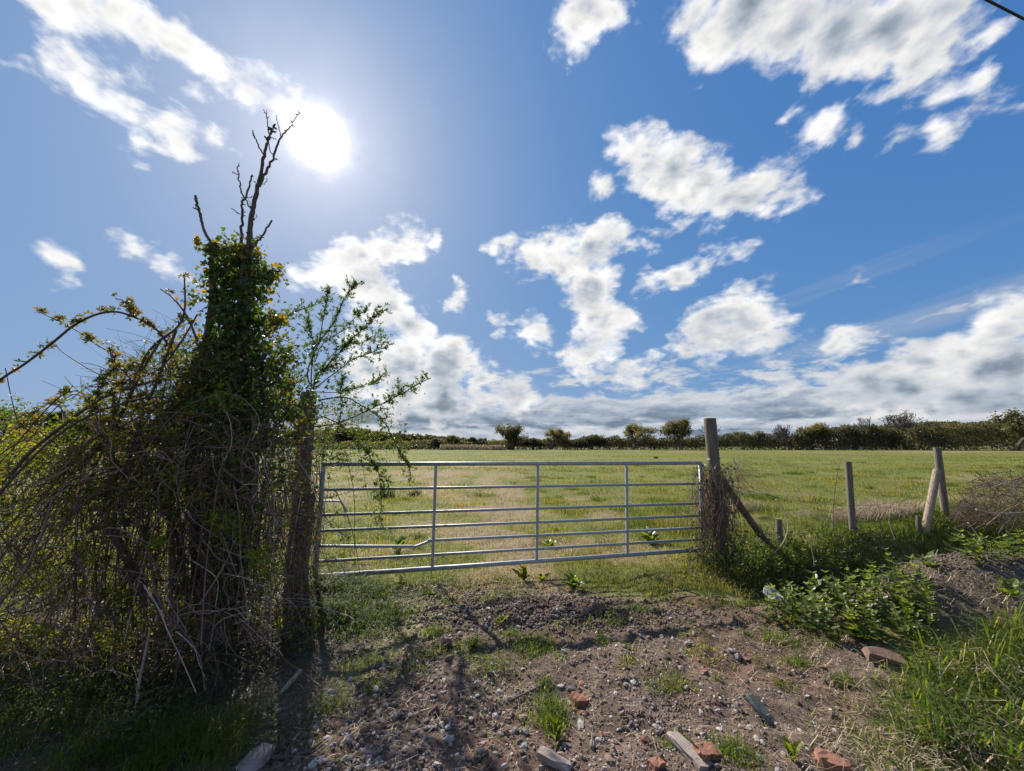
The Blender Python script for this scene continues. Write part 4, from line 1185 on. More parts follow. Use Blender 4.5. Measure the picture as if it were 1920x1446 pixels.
BR = [
 ([(467,467),(470.5,415),(475,387),(482,354),(488,333),(495,293),(502,267),(506,255),(511,243),(512,238)], .040, .006),
 ([(506,256),(503,240),(501.5,225),(500,216),(499,207)], .009, .004),
 ([(486,350),(497,327),(507,307),(520,274),(527,256.5),(542,241),(553,225),(563,210)], .022, .003),
 ([(527,257),(523,240),(520,228),(517.5,216)], .007, .004),
 ([(495,291),(487,277),(480,263),(475,254),(473,244)], .011, .006),
 ([(506,258),(513,259),(519,263)], .006, .003),
 ([(503,270),(506,280),(513,296)], .008, .006),
 ([(515,298),(522,300)], .006, .004),
 ([(453,467),(453,430),(454,403),(454,380),(460,370.5),(468,345),(473.5,328)], .021, .009),
 ([(457,371),(452,355),(448,340),(447,326),(447.5,307)], .012, .006),
 ([(447,327),(441,326),(436,322)], .006, .005),
 ([(451,402),(443,398),(434.5,391)], .007, .005),
 ([(460,371),(466,385),(471,392)], .008, .009),
 ([(474,466),(480,455),(490,443),(500,428),(510,413)], .018, .010),
 ([(473,447),(486,446),(495,445)], .006, .005),
 ([(461,372),(470,370),(475,368)], .006, .004),
 ([(400,470),(397.6,462),(381,427),(377,408),(373,391.7),(369,378),(366.5,367)], .021, .015),
 ([(371,392),(366,391),(362,390)], .009, .006), ([(368,390),(366,384)], .005, .003),
 ([(488,347),(495,345),(499,340),(502,335)], .006, .003), ([(476,411),(481,407),(482,402)], .005, .003),
 ([(484,345),(479,342),(476,340)], .006, .004), ([(470,392),(466,375)], .004, .003), ([(512,242),(516,250)], .003, .002),
 ([(499,213),(496,211),(493,206)], .005, .003), ([(501,222),(505,219)], .004, .003),
]
for pix, r0, r1 in BR:
    g = Geo()
    pth = pp(pix, YT, 4 * len(pix))
    pth[1:-1] += R.normal(0, .004, (len(pth) - 2, 3))
    tube(g, pth, r0 * .62, r1 * .75, 8, .55, rough=.12)
    # knots and stubs
    for k in range(int(len(pth) * r0 * 12)):
        c = pth[R.integers(0, len(pth))]
        tube(g, [c, c + rand_dirs(1)[0] * (r0 * .8 + R.uniform(.004, .014))], r0 * .3, r0 * .16, 5, .5)
    part(g, 'branch', M['bark'], ivy_tree)

# ivy leaves: a ragged sleeve round the stems
vv = [448, 470, 500, 540, 580, 620, 660, 700, 760, 820, 880, 940, 1000, 1100]
Lw = [384, 372, 376, 376, 352, 345, 340, 318, 305, 300, 310, 330, 350, 365]
Rw = [480, 498, 520, 515, 535, 540, 542, 560, 580, 590, 580, 560, 520, 490]
def sleeve(n, v0, v1, power=1.0, spread=1.0):
    v = R.uniform(v0, v1, n)
    l, r = np.interp(v, vv, Lw), np.interp(v, vv, Rw)
    c, hw = (l + r) / 2, (r - l) / 2 * spread
    lump = .72 + .5 * fbm(v * .03, (v * 0) + 5, 2, 161)
    s = R.normal(0, .48, n)
    u = c + s * hw * lump
    dz = R.normal(0, .42, n) * hw * PXM * lump
    return u, v, YT + dz, s
g = Geo()
IVC = [(396,466,15),(428,472,24),(470,480,24),(372,452,7),(404,506,20),(446,508,34),(490,520,24),(516,512,9),(430,548,32),(468,556,30),(402,552,13),(424,596,32),(464,604,32),(502,602,20),(524,600,11),
       (398,642,28),(440,648,38),(484,650,28),(372,688,28),(420,700,40),(470,700,36),(512,690,22),(536,668,10),(352,738,26),(400,750,42),(450,752,42),(500,752,32),(540,722,18),(548,772,22),(326,770,18),(360,800,30),(430,806,40),(500,812,34),(555,815,16)]
cl_ = []
for (a_, b_, r_) in IVC:
    m = int(1.0 * r_ ** 1.75)
    cl_.append(np.column_stack([a_ + R.normal(0, .57 * r_, m), b_ + R.normal(0, .6 * r_, m), YT + R.normal(0, .5, m) * r_ * PXM + R.normal(0, .05)]))
cl_ = np.vstack(cl_)
u, v, Yv = cl_.T
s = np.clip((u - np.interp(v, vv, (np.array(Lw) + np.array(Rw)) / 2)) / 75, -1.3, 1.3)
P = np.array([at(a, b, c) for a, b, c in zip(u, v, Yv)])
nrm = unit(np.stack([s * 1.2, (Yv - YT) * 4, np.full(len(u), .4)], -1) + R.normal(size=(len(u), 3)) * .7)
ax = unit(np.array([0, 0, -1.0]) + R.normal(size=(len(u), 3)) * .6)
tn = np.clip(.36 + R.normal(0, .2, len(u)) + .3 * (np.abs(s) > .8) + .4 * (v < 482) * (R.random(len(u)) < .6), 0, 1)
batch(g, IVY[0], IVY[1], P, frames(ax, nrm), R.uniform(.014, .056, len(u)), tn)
for k in range(46):        # loose shoots standing off the sleeve
    v0 = ur(455, 800); sd = random.choice((-1, 1))
    u0 = np.interp(v0, vv, Lw if sd < 0 else Rw) - sd * 18
    m = int(ur(6, 15)); L = ur(18, 46)
    q = smooth_path([at(u0, v0, YT), at(u0 + sd * L * .6, v0 - ur(-4, 16), YT - ur(-.1, .1)), at(u0 + sd * L, v0 + ur(-14, 22), YT - ur(-.15, .15))], m)
    batch(g, IVY[0], IVY[1], q + R.normal(0, .012, q.shape), frames(unit(R.normal(size=q.shape) * .6 - [0, 0, .8]), unit(R.normal(size=q.shape) + [0, -.6, .3])), R.uniform(.016, .044, m), np.clip(.5 + R.normal(0, .25, m), 0, 1))
# thinner, browner growth lower down
u, v, Yv, s = sleeve(8000, 640, 1150, spread=1.2)
P = np.array([at(a, b, c) for a, b, c in zip(u, v, Yv)])
nrm = unit(R.normal(size=(len(u), 3)) + [0, -.3, .4]); ax = unit(np.array([0, 0, -.7]) + R.normal(size=(len(u), 3)) * .7)
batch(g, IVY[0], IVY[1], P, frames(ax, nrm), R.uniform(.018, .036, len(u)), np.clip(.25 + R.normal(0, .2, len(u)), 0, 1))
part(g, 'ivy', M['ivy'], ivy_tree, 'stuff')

# ------------------------------------------------------------------ hawthorn-like sprays and brambles
def sprays(gl, path, n_side, side_len, leaf, per, tint, gs=None, r=.003, tmpl=LEAF, tw=.18, up=.25, tips=True, cluster=4):
    """Side twigs along a branch, each carrying small tufts of leaves."""
    m = len(path)
    P, A, T = [], [], []
    for k in range(n_side):
        i = R.integers(1, m)
        d = unit(path[i] - path[i - 1])
        sd = unit(d * .7 + rand_dirs(1)[0] * .9 + np.array([0, 0, up]))
        L = side_len * R.uniform(.3, 1.15) * (1 - .4 * i / m)
        tw_ = smooth_path([path[i], path[i] + sd * L * .5 + R.normal(0, .01, 3), path[i] + sd * L + np.array([0, 0, -.05 * L])], 6)
        if gs is not None: tube(gs, tw_, r, r * .5, 3, .4, cap=False)
        for q in range(per):
            c = tw_[R.integers(1, 6)]
            for z in range(cluster):
                P.append(c + R.normal(0, .006, 3)); A.append(unit(sd * .6 + rand_dirs(1)[0])); T.append(tint)
    if tips:
        for i in range(2, m):
            for z in range(cluster):
                P.append(path[i] + R.normal(0, .006, 3)); A.append(unit(rand_dirs(1)[0] + np.array([0, 0, .3]))); T.append(tint)
    P, A = np.array(P), np.array(A)
    nrm = unit(R.normal(size=P.shape) * .7 + [0, 0, .8])
    batch(gl, tmpl[0], tmpl[1], P, frames(A, nrm), leaf * R.uniform(.55, 1.3, len(P)), np.clip(np.array(T) + R.normal(0, tw, len(P)), 0, 1))

hb = np.array([at(590, 900, 4.45)[0], 4.45, 0.0]); hb[2] = float(hgt(hb[0], hb[1]))
haw = thing('hawthorn_bush', 'sparse small-leaved hawthorn reaching over the latch post and gate', 'bush', tuple(hb))
HB = [
 ([(575,1090),(580,960),(582,800),(590,709),(611,688),(638,659),(664,630),(690,607),(716,578)], .014, .003, 4.5),
 ([(582,760),(585,688),(590,646),(585,620),(581,586)], .009, .003, 4.45),
 ([(580,720),(577,696),(598,646),(627,607),(645.5,567),(656,548),(667,533)], .010, .003, 4.5),
 ([(598,646),(606,599),(612,565),(614,538)], .006, .002, 4.55),
 ([(590,680),(603.5,646),(638,620),(664,596),(685,583)], .007, .002, 4.6),
 ([(540,640),(500,625),(519,607),(546,591),(572,580),(593,574)], .007, .003, 4.2),
 ([(590,730),(625,700),(660,675),(700,660),(728,652)], .007, .003, 4.5),
 ([(590,735),(640,735),(690,720),(724,700)], .006, .002, 4.4),
 ([(600,690),(640,650),(680,640),(715,628)], .006, .002, 4.6),
 ([(590,800),(640,790),(698,764),(722,754),(743,741),(769,727.5),(803,708)], .008, .003, 4.3),
 ([(600,750),(651,746),(685,762),(716,783),(732,806),(748,838),(766,867),(772,890)], .008, .003, 4.25),
 ([(600,780),(640,800),(674,835),(695,862),(709,890),(712,930),(711,985)], .007, .002, 4.3),
 ([(590,860),(620,820),(638,790),(640,740),(642,712)], .006, .002, 4.6),
 ([(583,840),(600,850),(640,860),(690,880)], .005, .002, 4.55),
 ([(585,900),(600,930),(640,925),(700,905)], .004, .002, 4.75),
 ([(590,930),(620,985),(650,1010),(660,1050)], .005, .002, 4.8),
 ([(585,960),(610,960),(640,1000),(645,1060)], .005, .002, 4.85),
 ([(575,760),(550,720),(538,690),(530,650)], .006, .003, 4.3),
 ([(570,800),(545,790),(520,740)], .006, .003, 4.3),
]
gl = Geo()
for pix, r0, r1, Y in HB:
    g = Geo(); path = pp(pix, Y, 7 * len(pix))
    path[1:] += np.cumsum(R.normal(0, .004, (len(path) - 1, 3)), 0) * .5
    tube(g, path, r0, r1, 5, .3, rough=.1)
    ln = np.linalg.norm(np.diff(path, axis=0), axis=1).sum()
    dense = 1.0 if min(p[1] for p in pix) < 860 else .25
    half = path[len(path) // 4:]
    sprays(gl, half, int(ln * 32 * dense), .22, .031, 5, .42, g, .0025, LEAF, .22, cluster=4)
    part(g, 'branch', M['cane'], haw)
# leafier low part between post and gate
n = 9500
u = R.normal(625, 56, n); v = R.normal(800, 40, n); Yv = R.normal(4.6, .28, n)
gp = fbm(u * .05, v * .05, 3, 181); k = gp > .46
P = np.array([at(a, b, c) for a, b, c in zip(u[k], v[k], Yv[k])])
batch(gl, LEAF[0], LEAF[1], P, frames(rand_dirs(len(P)), unit(R.normal(size=P.shape) + [0, 0, .8])), R.uniform(.014, .03, len(P)), np.clip(.6 + R.normal(0, .2, len(P)), 0, 1))
part(gl, 'foliage', M['haw'], haw, 'stuff')

# bramble: arching thorny canes with leaf clusters
bb = on_land((-2.75, 2.95))
bram = thing('bramble', 'arching thorny bramble with bronze leaf clusters against the sky', 'shrub', tuple(bb))
BC = [
 ([(-60,770,2.7),(0,713,2.7),(45,683.5,2.7),(97,644,2.72),(138,611,2.75),(180,590,2.8),(218,585,2.85),(249,594,2.9),(277,607,2.95),(304,630,3.0),(330,680,3.1),(360,780,3.2)], .0075, .0085, 1.0),
 ([(69,583),(90,593),(114,604),(152,625),(180,645.5),(211,666),(218,697),(214,746),(225,830)], .003, .007, .9),
 ([(14,898,2.6),(59,846,2.65),(128,791,2.75),(180,753,2.85),(228,732,2.95),(290,715,3.05),(380,700,3.2)], .012, .010, .35),
 ([(150,880),(221,791),(277,663),(332,614),(346,580),(346,521)], .013, .005, .6),
 ([(301,542),(322,557),(342,580),(356,604),(370,640)], .005, .009, .2),
 ([(104,645),(117,660),(160,688),(207,715),(260,760)], .0025, .005, .1),
 ([(69,756),(100,755),(131,749),(166,725),(207,720),(260,735)], .0022, .004, .0),
 ([(121,706),(140,727),(169,749),(200,770)], .002, .004, .0),
 ([(152,680),(180,685),(215,700),(250,720)], .002, .004, .0),
 ([(-30,960,2.5),(40,880,2.55),(110,815,2.65),(190,770,2.8),(290,745,2.95),(350,760,3.1)], .008, .008, .3),
 ([(225,566),(240,580),(255,590)], .003, .004, 1.6),
 ([(217,560),(235,565),(246,578),(255,596)], .003, .004, 1.4),
 ([(200,980),(212,880),(212,760),(214,700),(205,650)], .010, .004, .4),
 ([(300,640),(270,690),(235,760),(190,850),(150,960)], .009, .009, .5),
 ([(330,620),(300,700),(260,800),(230,900)], .010, .010, .6),
 ([(370,590),(340,640),(300,690),(240,720)], .006, .004, .8),
 ([(10,690),(20,740),(33,790),(50,830)], .003, .003, .2),
]
for k in range(15):
    u1 = ur(-90, 330); v1 = ur(820, 1060) if u1 < 200 else ur(760, 950); Yb = ur(2.55, 3.2)
    ub = ur(120, 470); vb = ur(1150, 1220)
    um = ub * .5 + u1 * .5 + ur(-30, 30); vm = min(vb, v1) - ur(60, 240)
    BC.append(([(ub, vb, Yb + .1), (ub * .75 + um * .25, vb * .45 + vm * .55, Yb + .05), (um, max(vm, 690), Yb), (u1, v1, Yb - ur(0, .25))], ur(.004, .009), ur(.002, .004), ur(.2, 1.0)))
gl = Geo()
for pix, r0, r1, lf in BC:
    g = Geo(); path = pp(pix, 2.95, 7 * len(pix))
    tube(g, path, r0, r1, 6, .3, rough=.05)
    ln = np.linalg.norm(np.diff(path, axis=0), axis=1).sum()
    for k in range(int(ln * 40 * (r0 > .005))):        # thorns
        i = R.integers(0, len(path)); d = rand_dirs(1)[0]
        tube(g, [path[i], path[i] + d * (max(r0, r1) + .007)], .002, .0004, 3, .3, cap=False)
    if lf > 0:
        # leaf rosettes at the nodes
        for k in range(int(ln * 17 * lf)):
            i = R.integers(0, len(path)); m = int(R.integers(5, 10))
            c = path[i] + np.array([0, 0, .012])
            ax = unit(rand_dirs(m) + [0, 0, .5])
            batch(gl, TRI[0], TRI[1], c + R.normal(0, .010, (m, 3)), frames(ax, unit(rand_dirs(m) + [0, 0, .4])), R.uniform(.026, .060, m), np.clip(.45 + R.normal(0, .25, m), 0, 1))
    part(g, 'cane', M['cane'], bram)
# scattered bramble leaf through the body of the thicket
n = 13000
u = R.normal(270, 115, n); v = R.uniform(640, 960, n); Yv = R.normal(3.15, .3, n)
lim = np.interp(u, [0, 120, 200, 290, 360, 420, 520, 600], [850, 795, 712, 645, 600, 600, 640, 760])
gp = fbm(u * .04, v * .04, 3, 191)
k = (v > lim + R.normal(0, 22, n)) & (gp > .37)
P = np.array([at(a, b, c) for a, b, c in zip(u[k], v[k], Yv[k])])
batch(gl, LEAF[0], LEAF[1], P, frames(rand_dirs(len(P)), unit(R.normal(size=P.shape) + [0, 0, .6])), R.uniform(.016, .038, len(P)), np.clip(.35 + R.normal(0, .25, len(P)), 0, 1))
part(gl, 'foliage', M['bramble'], bram, 'stuff')

# leafy clumps caught in the stems, each of its own green or bronze
gl = Geo()
for k in range(105):
    cu, cv, cY = ur(-70, 560), ur(720, 1210), ur(2.65, 3.55)
    if cv < np.interp(cu, [-70, 120, 200, 290, 360, 560], [860, 790, 720, 690, 680, 740]): continue
    rr = ur(14, 44); m = int(rr * ur(2.5, 5)); tn0 = random.choice((.1, .3, .45, .6, .85))
    P = np.array([at(cu + a, cv + b, cY + c) for a, b, c in R.normal(0, 1, (m, 3)) * [rr * .6, rr * .45, .12]])
    P[:, 2] = np.maximum(P[:, 2], hgt(P[:, 0], P[:, 1]) + .02)
    batch(gl, LEAF[0], LEAF[1], P, frames(unit(rand_dirs(m) + [0, 0, .2]), unit(rand_dirs(m) + [0, -.3, .8])), R.uniform(.018, .052, m), np.clip(tn0 + R.normal(0, .14, m), 0, 1))
part(gl, 'foliage', M['yellow'], bram, 'stuff')

# curtain of dead trailing stems
vt = thing('vine_tangle', 'dense brown curtain of dead trailing stems hanging round the ivy tree', 'vines', tuple(on_land((-2.5, 2.9))))
g = Geo()
def strand(p, r, tint, wob=.034, n=11, sides=3):
    q = smooth_path(p, 5)
    q[1:] += np.cumsum(R.normal(0, wob * .75, (4, 3)), 0) * np.array([1, 1, .6])
    q = smooth_path(q, n)
    q[:, 2] = np.maximum(q[:, 2], hgt(q[:, 0], q[:, 1]) + .005)
    tube(g, q, r, r * .55, sides, tint, cap=False)
for k in range(150):       # long arcs thrown out from the tree
    u0, v0, Y0 = ur(230, 520), ur(735, 900), ur(2.9, 3.6)
    u1 = u0 - ur(60, 430); v1 = ur(900, 1290); Y1 = Y0 - ur(.0, .75)
    um, vm = (u0 * .45 + u1 * .55), (v0 * .75 + v1 * .25) - ur(-20, 40)
    strand([at(u0, v0, Y0), at(um, vm, (Y0 + Y1) / 2), at(u1, v1, max(Y1, 2.45))], ur(.0018, .0075), ur(0, 1) ** 1.6)
for k in range(330):       # hanging nearly straight down
    u0, v0, Y0 = random.gauss(430, 85), ur(770, 960), ur(2.85, 3.7)
    L = ur(90, 340); u1 = u0 + random.gauss(-8, 26)
    strand([at(u0, v0, Y0), at((u0 + u1) / 2 + random.gauss(0, 12), v0 + L * .5, Y0 - ur(-.05, .1)), at(u1, min(v0 + L, 1260), Y0 - ur(-.05, .15))], ur(.0014, .0062), ur(0, 1) ** 1.7, .03)
for k in range(1500):       # matted short curls
    u0, v0, Y0 = ur(-40, 560), ur(790, 1200), ur(2.6, 3.6)
    if v0 < np.interp(u0, [-40, 60, 200, 300, 560], [900, 850, 790, 780, 780]): continue
    a, L = ur(0, 6.28), ur(25, 130)
    strand([at(u0, v0, Y0), at(u0 + L * .5 * math.cos(a) + random.gauss(0, 15), v0 + L * .5 * math.sin(a) - ur(-5, 25), Y0 + random.gauss(0, .06)), at(u0 + L * math.cos(a), v0 + L * math.sin(a), Y0 + random.gauss(0, .1))], ur(.0014, .0050), ur(0, 1) ** 1.4, .045, 10)
for k in range(800):       # fine twiggery seen against the sky
    u0, v0, Y0 = random.gauss(330, 110), ur(640, 860), ur(2.9, 3.6)
    if v0 < np.interp(u0, [0, 120, 210, 300, 360, 520, 600], [850, 790, 700, 650, 620, 650, 760]): continue
    a, L = ur(0, 6.28), ur(25, 110)
    strand([at(u0, v0, Y0), at(u0 + L * .5 * math.cos(a) + random.gauss(0, 8), v0 + L * .5 * math.sin(a) - ur(0, 12), Y0), at(u0 + L * math.cos(a), v0 + L * math.sin(a), Y0 + random.gauss(0, .1))], ur(.001, .0026), ur(0, .4), .010, 7)
for k in range(110):       # swept mat at the left edge, lying towards the viewer
    u0, v0, Y0 = ur(-120, 300), ur(850, 1130), ur(2.35, 3.1)
    L = ur(60, 240); a = math.radians(random.gauss(130, 38))
    strand([at(u0, v0, Y0), at(u0 + L * .5 * math.cos(a), v0 + L * .5 * math.sin(a) - ur(0, 30), Y0 - .05), at(u0 + L * math.cos(a), v0 + L * math.sin(a), Y0 - ur(.0, .2))], ur(.0015, .006), ur(0, 1) ** 1.5, .038)
for k in range(260):       # stems fallen at the foot
    u0, v0 = ur(-40, 420), ur(1150, 1330)
    q = gnd(u0, v0) + [0, 0, ur(.02, .25)]; a = ur(0, 6.28); L = ur(.15, .6)
    e = q + np.array([math.cos(a) * L, math.sin(a) * L * .6, ur(-.1, .25)])
    strand([q, (q + e) / 2 + [0, 0, ur(0, .12)], e], ur(.0015, .004), ur(.2, 1), .015)
for k in range(170):       # stems drawn over the foot of the latch post
    u0, v0, Y0 = ur(520, 605), ur(840, 960), ur(3.75, 4.05)
    L = ur(80, 230); u1 = u0 + random.gauss(-6, 22)
    strand([at(u0, v0, Y0), at((u0 + u1) / 2 + random.gauss(0, 12), v0 + L * .5, Y0 - .02), at(u1, min(v0 + L, 1130), Y0 - ur(0, .15))], ur(.0012, .0032), ur(.1, .9), .02)
part(g, 'trailing_stems', M['vine'], vt, 'stuff')
for pix, r, tn in [([(85,1440,2.2),(110,1420,2.25),(240,1360,2.45),(262,1270,2.6),(282,1180,2.75)], .010, .85), ([(0,1130,2.5),(40,1080,2.5),(75,1010,2.55),(100,930,2.6)], .009, .6), ([(235,1150),(250,1080),(262,1010),(300,930)], .010, .5),
                   ([(395,1150,3.0),(385,1010,3.0),(372,900,3.05),(350,830,3.1)], .014, .45), ([(330,1180),(318,1080),(322,980),(340,860)], .008, .6), ([(160,1190),(215,1120),(265,1060),(330,1020)], .012, .3), ([(430,1140,3.05),(418,1060,3.0),(424,960,3.0),(412,880,3.05)], .006, .95), ([(205,985),(235,1040),(262,1090),(272,1140)], .03, .25)]:
    g = Geo(); tube(g, pp(pix, 2.9, 24), r, r * .7, 7, tn, rough=.08)
    part(g, 'thick_stem', M['vine'], vt)
g = Geo()
n = 15000
u = R.uniform(-100, 600, n); v = R.uniform(800, 1260, n); Yv = R.uniform(2.7, 3.6, n)
gp = fbm(u * .03, v * .03, 3, 201); k = (gp > .45) & (v > np.interp(u, [-60, 200, 400], [900, 820, 790]))
P = np.array([at(a, b, c) for a, b, c in zip(u[k], v[k], Yv[k])]); P[:, 2] = np.maximum(P[:, 2], hgt(P[:, 0], P[:, 1]) + .02)
batch(g, LEAF[0], LEAF[1], P, frames(unit(rand_dirs(len(P)) - [0, 0, .4]), rand_dirs(len(P))), R.uniform(.012, .034, len(P)), R.random(len(P)))
part(g, 'withered_leaves', M['bramble'], vt, 'stuff')

# green shrubs behind the thicket, in the sun
def shrub(name, x, y, rx, ry, h, n, leaf, mat, tint, label, group=None, tmpl=LEAF, stems=26):
    o = on_land((x, y))
    t = thing(name, label, 'shrub', tuple(o), group)
    g = Geo()
    a = R.uniform(0, 6.28, n); rr = np.sqrt(R.random(n)); z = R.random(n) ** .7
    env = (1 - z ** 2.2 * .75)
    P = np.stack([x + np.cos(a) * rr * rx * env, y + np.sin(a) * rr * ry * env, o[2] + z * h * (.75 + .5 * fbm(x + np.cos(a) * rr * 2.5, y + np.sin(a) * rr * 2.5, 2, 211))], -1)
    gp = fbm(P[:, 0] * 2.2 + P[:, 1], P[:, 2] * 2.2, 3, 221)
    P = P[gp > .40]
    batch(g, tmpl[0], tmpl[1], P, frames(unit(rand_dirs(len(P)) + [0, 0, .2]), unit(rand_dirs(len(P)) + [0, 0, .7])), leaf * R.uniform(.6, 1.3, len(P)), np.clip(tint + R.normal(0, .22, len(P)), 0, 1))
    part(g, 'foliage', mat, t, 'stuff')
    g = Geo()
    for k in range(stems):
        a = ur(0, 6.28); q = ur(.3, 1)
        e = o + [math.cos(a) * rx * q, math.sin(a) * ry * q, h * ur(.5, 1.05)]
        tube(g, smooth_path([o + R.normal(0, .1, 3) * [1, 1, 0], (o + e) / 2 + R.normal(0, .12, 3), e], 8), ur(.004, .010), .002, 4, ur(0, .8), cap=False)
    part(g, 'stem', M['cane'], t, 'stuff')
    return t
shrub('bramble_bush', -6.6, 4.9, 1.6, 1.0, 1.55, 7000, .05, M['yellow'], .5, 'yellow-green leafy shrub in sunshine behind the trailing stems, at the picture edge')
shrub('bramble_bush', -4.9, 5.4, 1.2, .9, 1.35, 5000, .045, M['yellow'], .45, 'yellow-green leafy shrub in sunshine seen through the dead stems near the trunk')
shrub('bramble_bush', -9.0, 6.6, 2.2, 1.2, 2.3, 6000, .06, M['haw'], .5, 'taller green hedge bush rising beyond the arching bramble cane')
shrub('bramble_bush', -4.1, 2.7, .5, .6, 2.05, 2600, .035, M['haw'], .55, 'small leafy bush poking in below the end of the bramble arch', stems=12)

# leafy ground cover under the thicket
g = Geo()
n = 9000
x = R.uniform(-4.4, -1.0, n); y = R.uniform(2.0, 4.2, n)
k = (x < np.interp(y, [2, 2.6, 3.2, 3.8, 4.2], [-1.75, -1.55, -1.35, -1.55, -1.9])) & (fbm(x * 2.2, y * 2.2, 3, 231) > .42)
P = place(x[k], y[k]); P[:, 2] += R.uniform(.02, .22, k.sum())
batch(g, LEAF[0], LEAF[1], P, frames(unit(rand_dirs(len(P)) + [0, 0, .3]), unit(rand_dirs(len(P)) + [0, -.3, 1])), R.uniform(.02, .05, len(P)), np.clip(.4 + R.normal(0, .25, len(P)), 0, 1))
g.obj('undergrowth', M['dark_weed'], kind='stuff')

# ------------------------------------------------------------------ creeper on the hanging post
ct = thing('dead_creeper', 'brown dead creeper wound round the grey hanging post and the gate end', 'creeper', tuple(rp.location))
g = Geo()
for k in range(520):
    u0, v0 = random.gauss(1341, 19), ur(868, 985); Y0 = 5.1 + random.gauss(-.05, .12)
    L = ur(40, 130)
    strand([at(u0, v0, Y0), at(u0 + random.gauss(0, 10), v0 + L * .5, Y0 - ur(-.03, .06)), at(u0 + random.gauss(0, 14), min(v0 + L, 1055), Y0 + random.gauss(0, .05))], ur(.0012, .0042), ur(.1, .85), .018, 8)
for k in range(110):
    u0, v0 = random.gauss(1330, 16), ur(866, 905); a = ur(-.6, 3.6); L = ur(15, 40)
    strand([at(u0, v0, 5.03), at(u0 + L * .5 * math.cos(a), v0 + L * .3, 5.0), at(u0 + L * math.cos(a), v0 + abs(L * math.sin(a)) * .6, 5.03)], ur(.001, .0026), ur(.3, 1), .012, 7)
for k in range(150):     # wisps blown out to the far side
    u0, v0 = ur(1355, 1385), ur(865, 930)
    u1, v1 = u0 + abs(random.gauss(40, 40)), v0 + ur(-10, 60)
    strand([at(u0, v0, 5.15), at((u0 + u1) / 2, (v0 + v1) / 2 - ur(0, 20), 5.25), at(u1, v1, 5.35 + random.gauss(0, .1))], ur(.0008, .0018), ur(.5, 1), .010, 8)
part(g, 'trailing_stems', M['vine'], ct, 'stuff')
g = Geo()
n = 520
P = np.array([at(random.gauss(1342, 22), ur(870, 1060), 5.05 + random.gauss(0, .1)) for k in range(n)])
batch(g, IVY[0], IVY[1], P, frames(unit(rand_dirs(n) - [0, 0, .6]), unit(rand_dirs(n) - [0, .5, 0])), R.uniform(.02, .045, n), np.clip(R.normal(.35, .25, n), 0, 1))
n = 1500
P = np.array([at(random.gauss(1362, 34), 1062 - abs(random.gauss(0, 30)), 5.0 + random.gauss(0, .16)) for k in range(n)]); P[:, 2] = np.maximum(P[:, 2], hgt(P[:, 0], P[:, 1]) + .02)
batch(g, LEAF[0], LEAF[1], P, frames(unit(rand_dirs(n) + [0, 0, .2]), unit(rand_dirs(n) + [0, -.3, .8])), R.uniform(.025, .05, n), np.clip(R.normal(.4, .25, n), 0, 1))
part(g, 'leaves', M['ivy'], ct, 'stuff')

def cane(label, pix, Y, r0, r1, tint, name='dry_stem', cat='stem'):
    g = Geo(); p = pp(pix, Y, 24); tube(g, p, r0, r1, 6, tint)
    t = thing(name, label, cat, tuple(p[-1])); part(g, 'stem', M['vine'], t); return t
cane('pale arching stem bowed like a hook beside the short sawn-off stake', [(1455,937),(1466,950),(1475,972),(1477,995),(1468,1018),(1452,1037)], 5.5, .006, .005, 1.0)
cane('thin upright brown stem leaning beside the lone grey fence post', [(1578,858),(1568,900),(1563,950),(1562,1000)], 6.3, .003, .005, .25)
cane('long brown stem slanting across from the creeper to the ditch', [(1375,860),(1400,905),(1440,928),(1500,945),(1560,962)], 5.4, .004, .002, .3)
cane('thin pale stem in the ditch below the lone grey fence post', [(1505,985),(1515,1010),(1524,1040),(1527,1062)], 5.2, .004, .003, .9)
cane('tan broken stick slanting out of the ditch below the brush pile', [(1815,980),(1830,1000),(1846,1018)], 5.6, .008, .008, .95)
cane('pale twig standing in the nearest weeds over the ditch edge', [(1666,978),(1672,995),(1678,1012)], 5.8, .005, .004, .95)
cane('pair of dry stalks standing in the field behind the pale leaning stake', [(1803,870),(1806,885),(1809,900)], 7.6, .004, .005, .9)

# ------------------------------------------------------------------ ditch growth
g = Geo()
n = 42000
x = R.uniform(2.3, 11, n); y = R.uniform(4.1, 9.5, n)
dd = dist_poly(x, y, DITCH); df = dist_poly(x, y, FENCE)
k = ((dd < .75) | (df < .45)) & (fbm(x * 1.8, y * 1.8, 3, 241) > .36) & (R.random(n) < np.clip(9 / (y + x) , .3, 1))
k &= ~((mound(x, y) > .35))
x, y = x[k], y[k]
P = place(x, y); P[:, 2] += R.uniform(.01, .20, len(x)) * (.3 + fbm(x * 1.5, y * 1.5, 2, 251))
batch(g, LEAF[0], LEAF[1], P, frames(unit(rand_dirs(len(P)) + [0, 0, .3]), unit(rand_dirs(len(P)) + [0, -.3, 1])), R.uniform(.025, .055, len(P)) * (.7 + .06 * y), np.clip(.5 + R.normal(0, .25, len(P)), 0, 1))
g.obj('undergrowth', M['dark_weed'], kind='stuff')
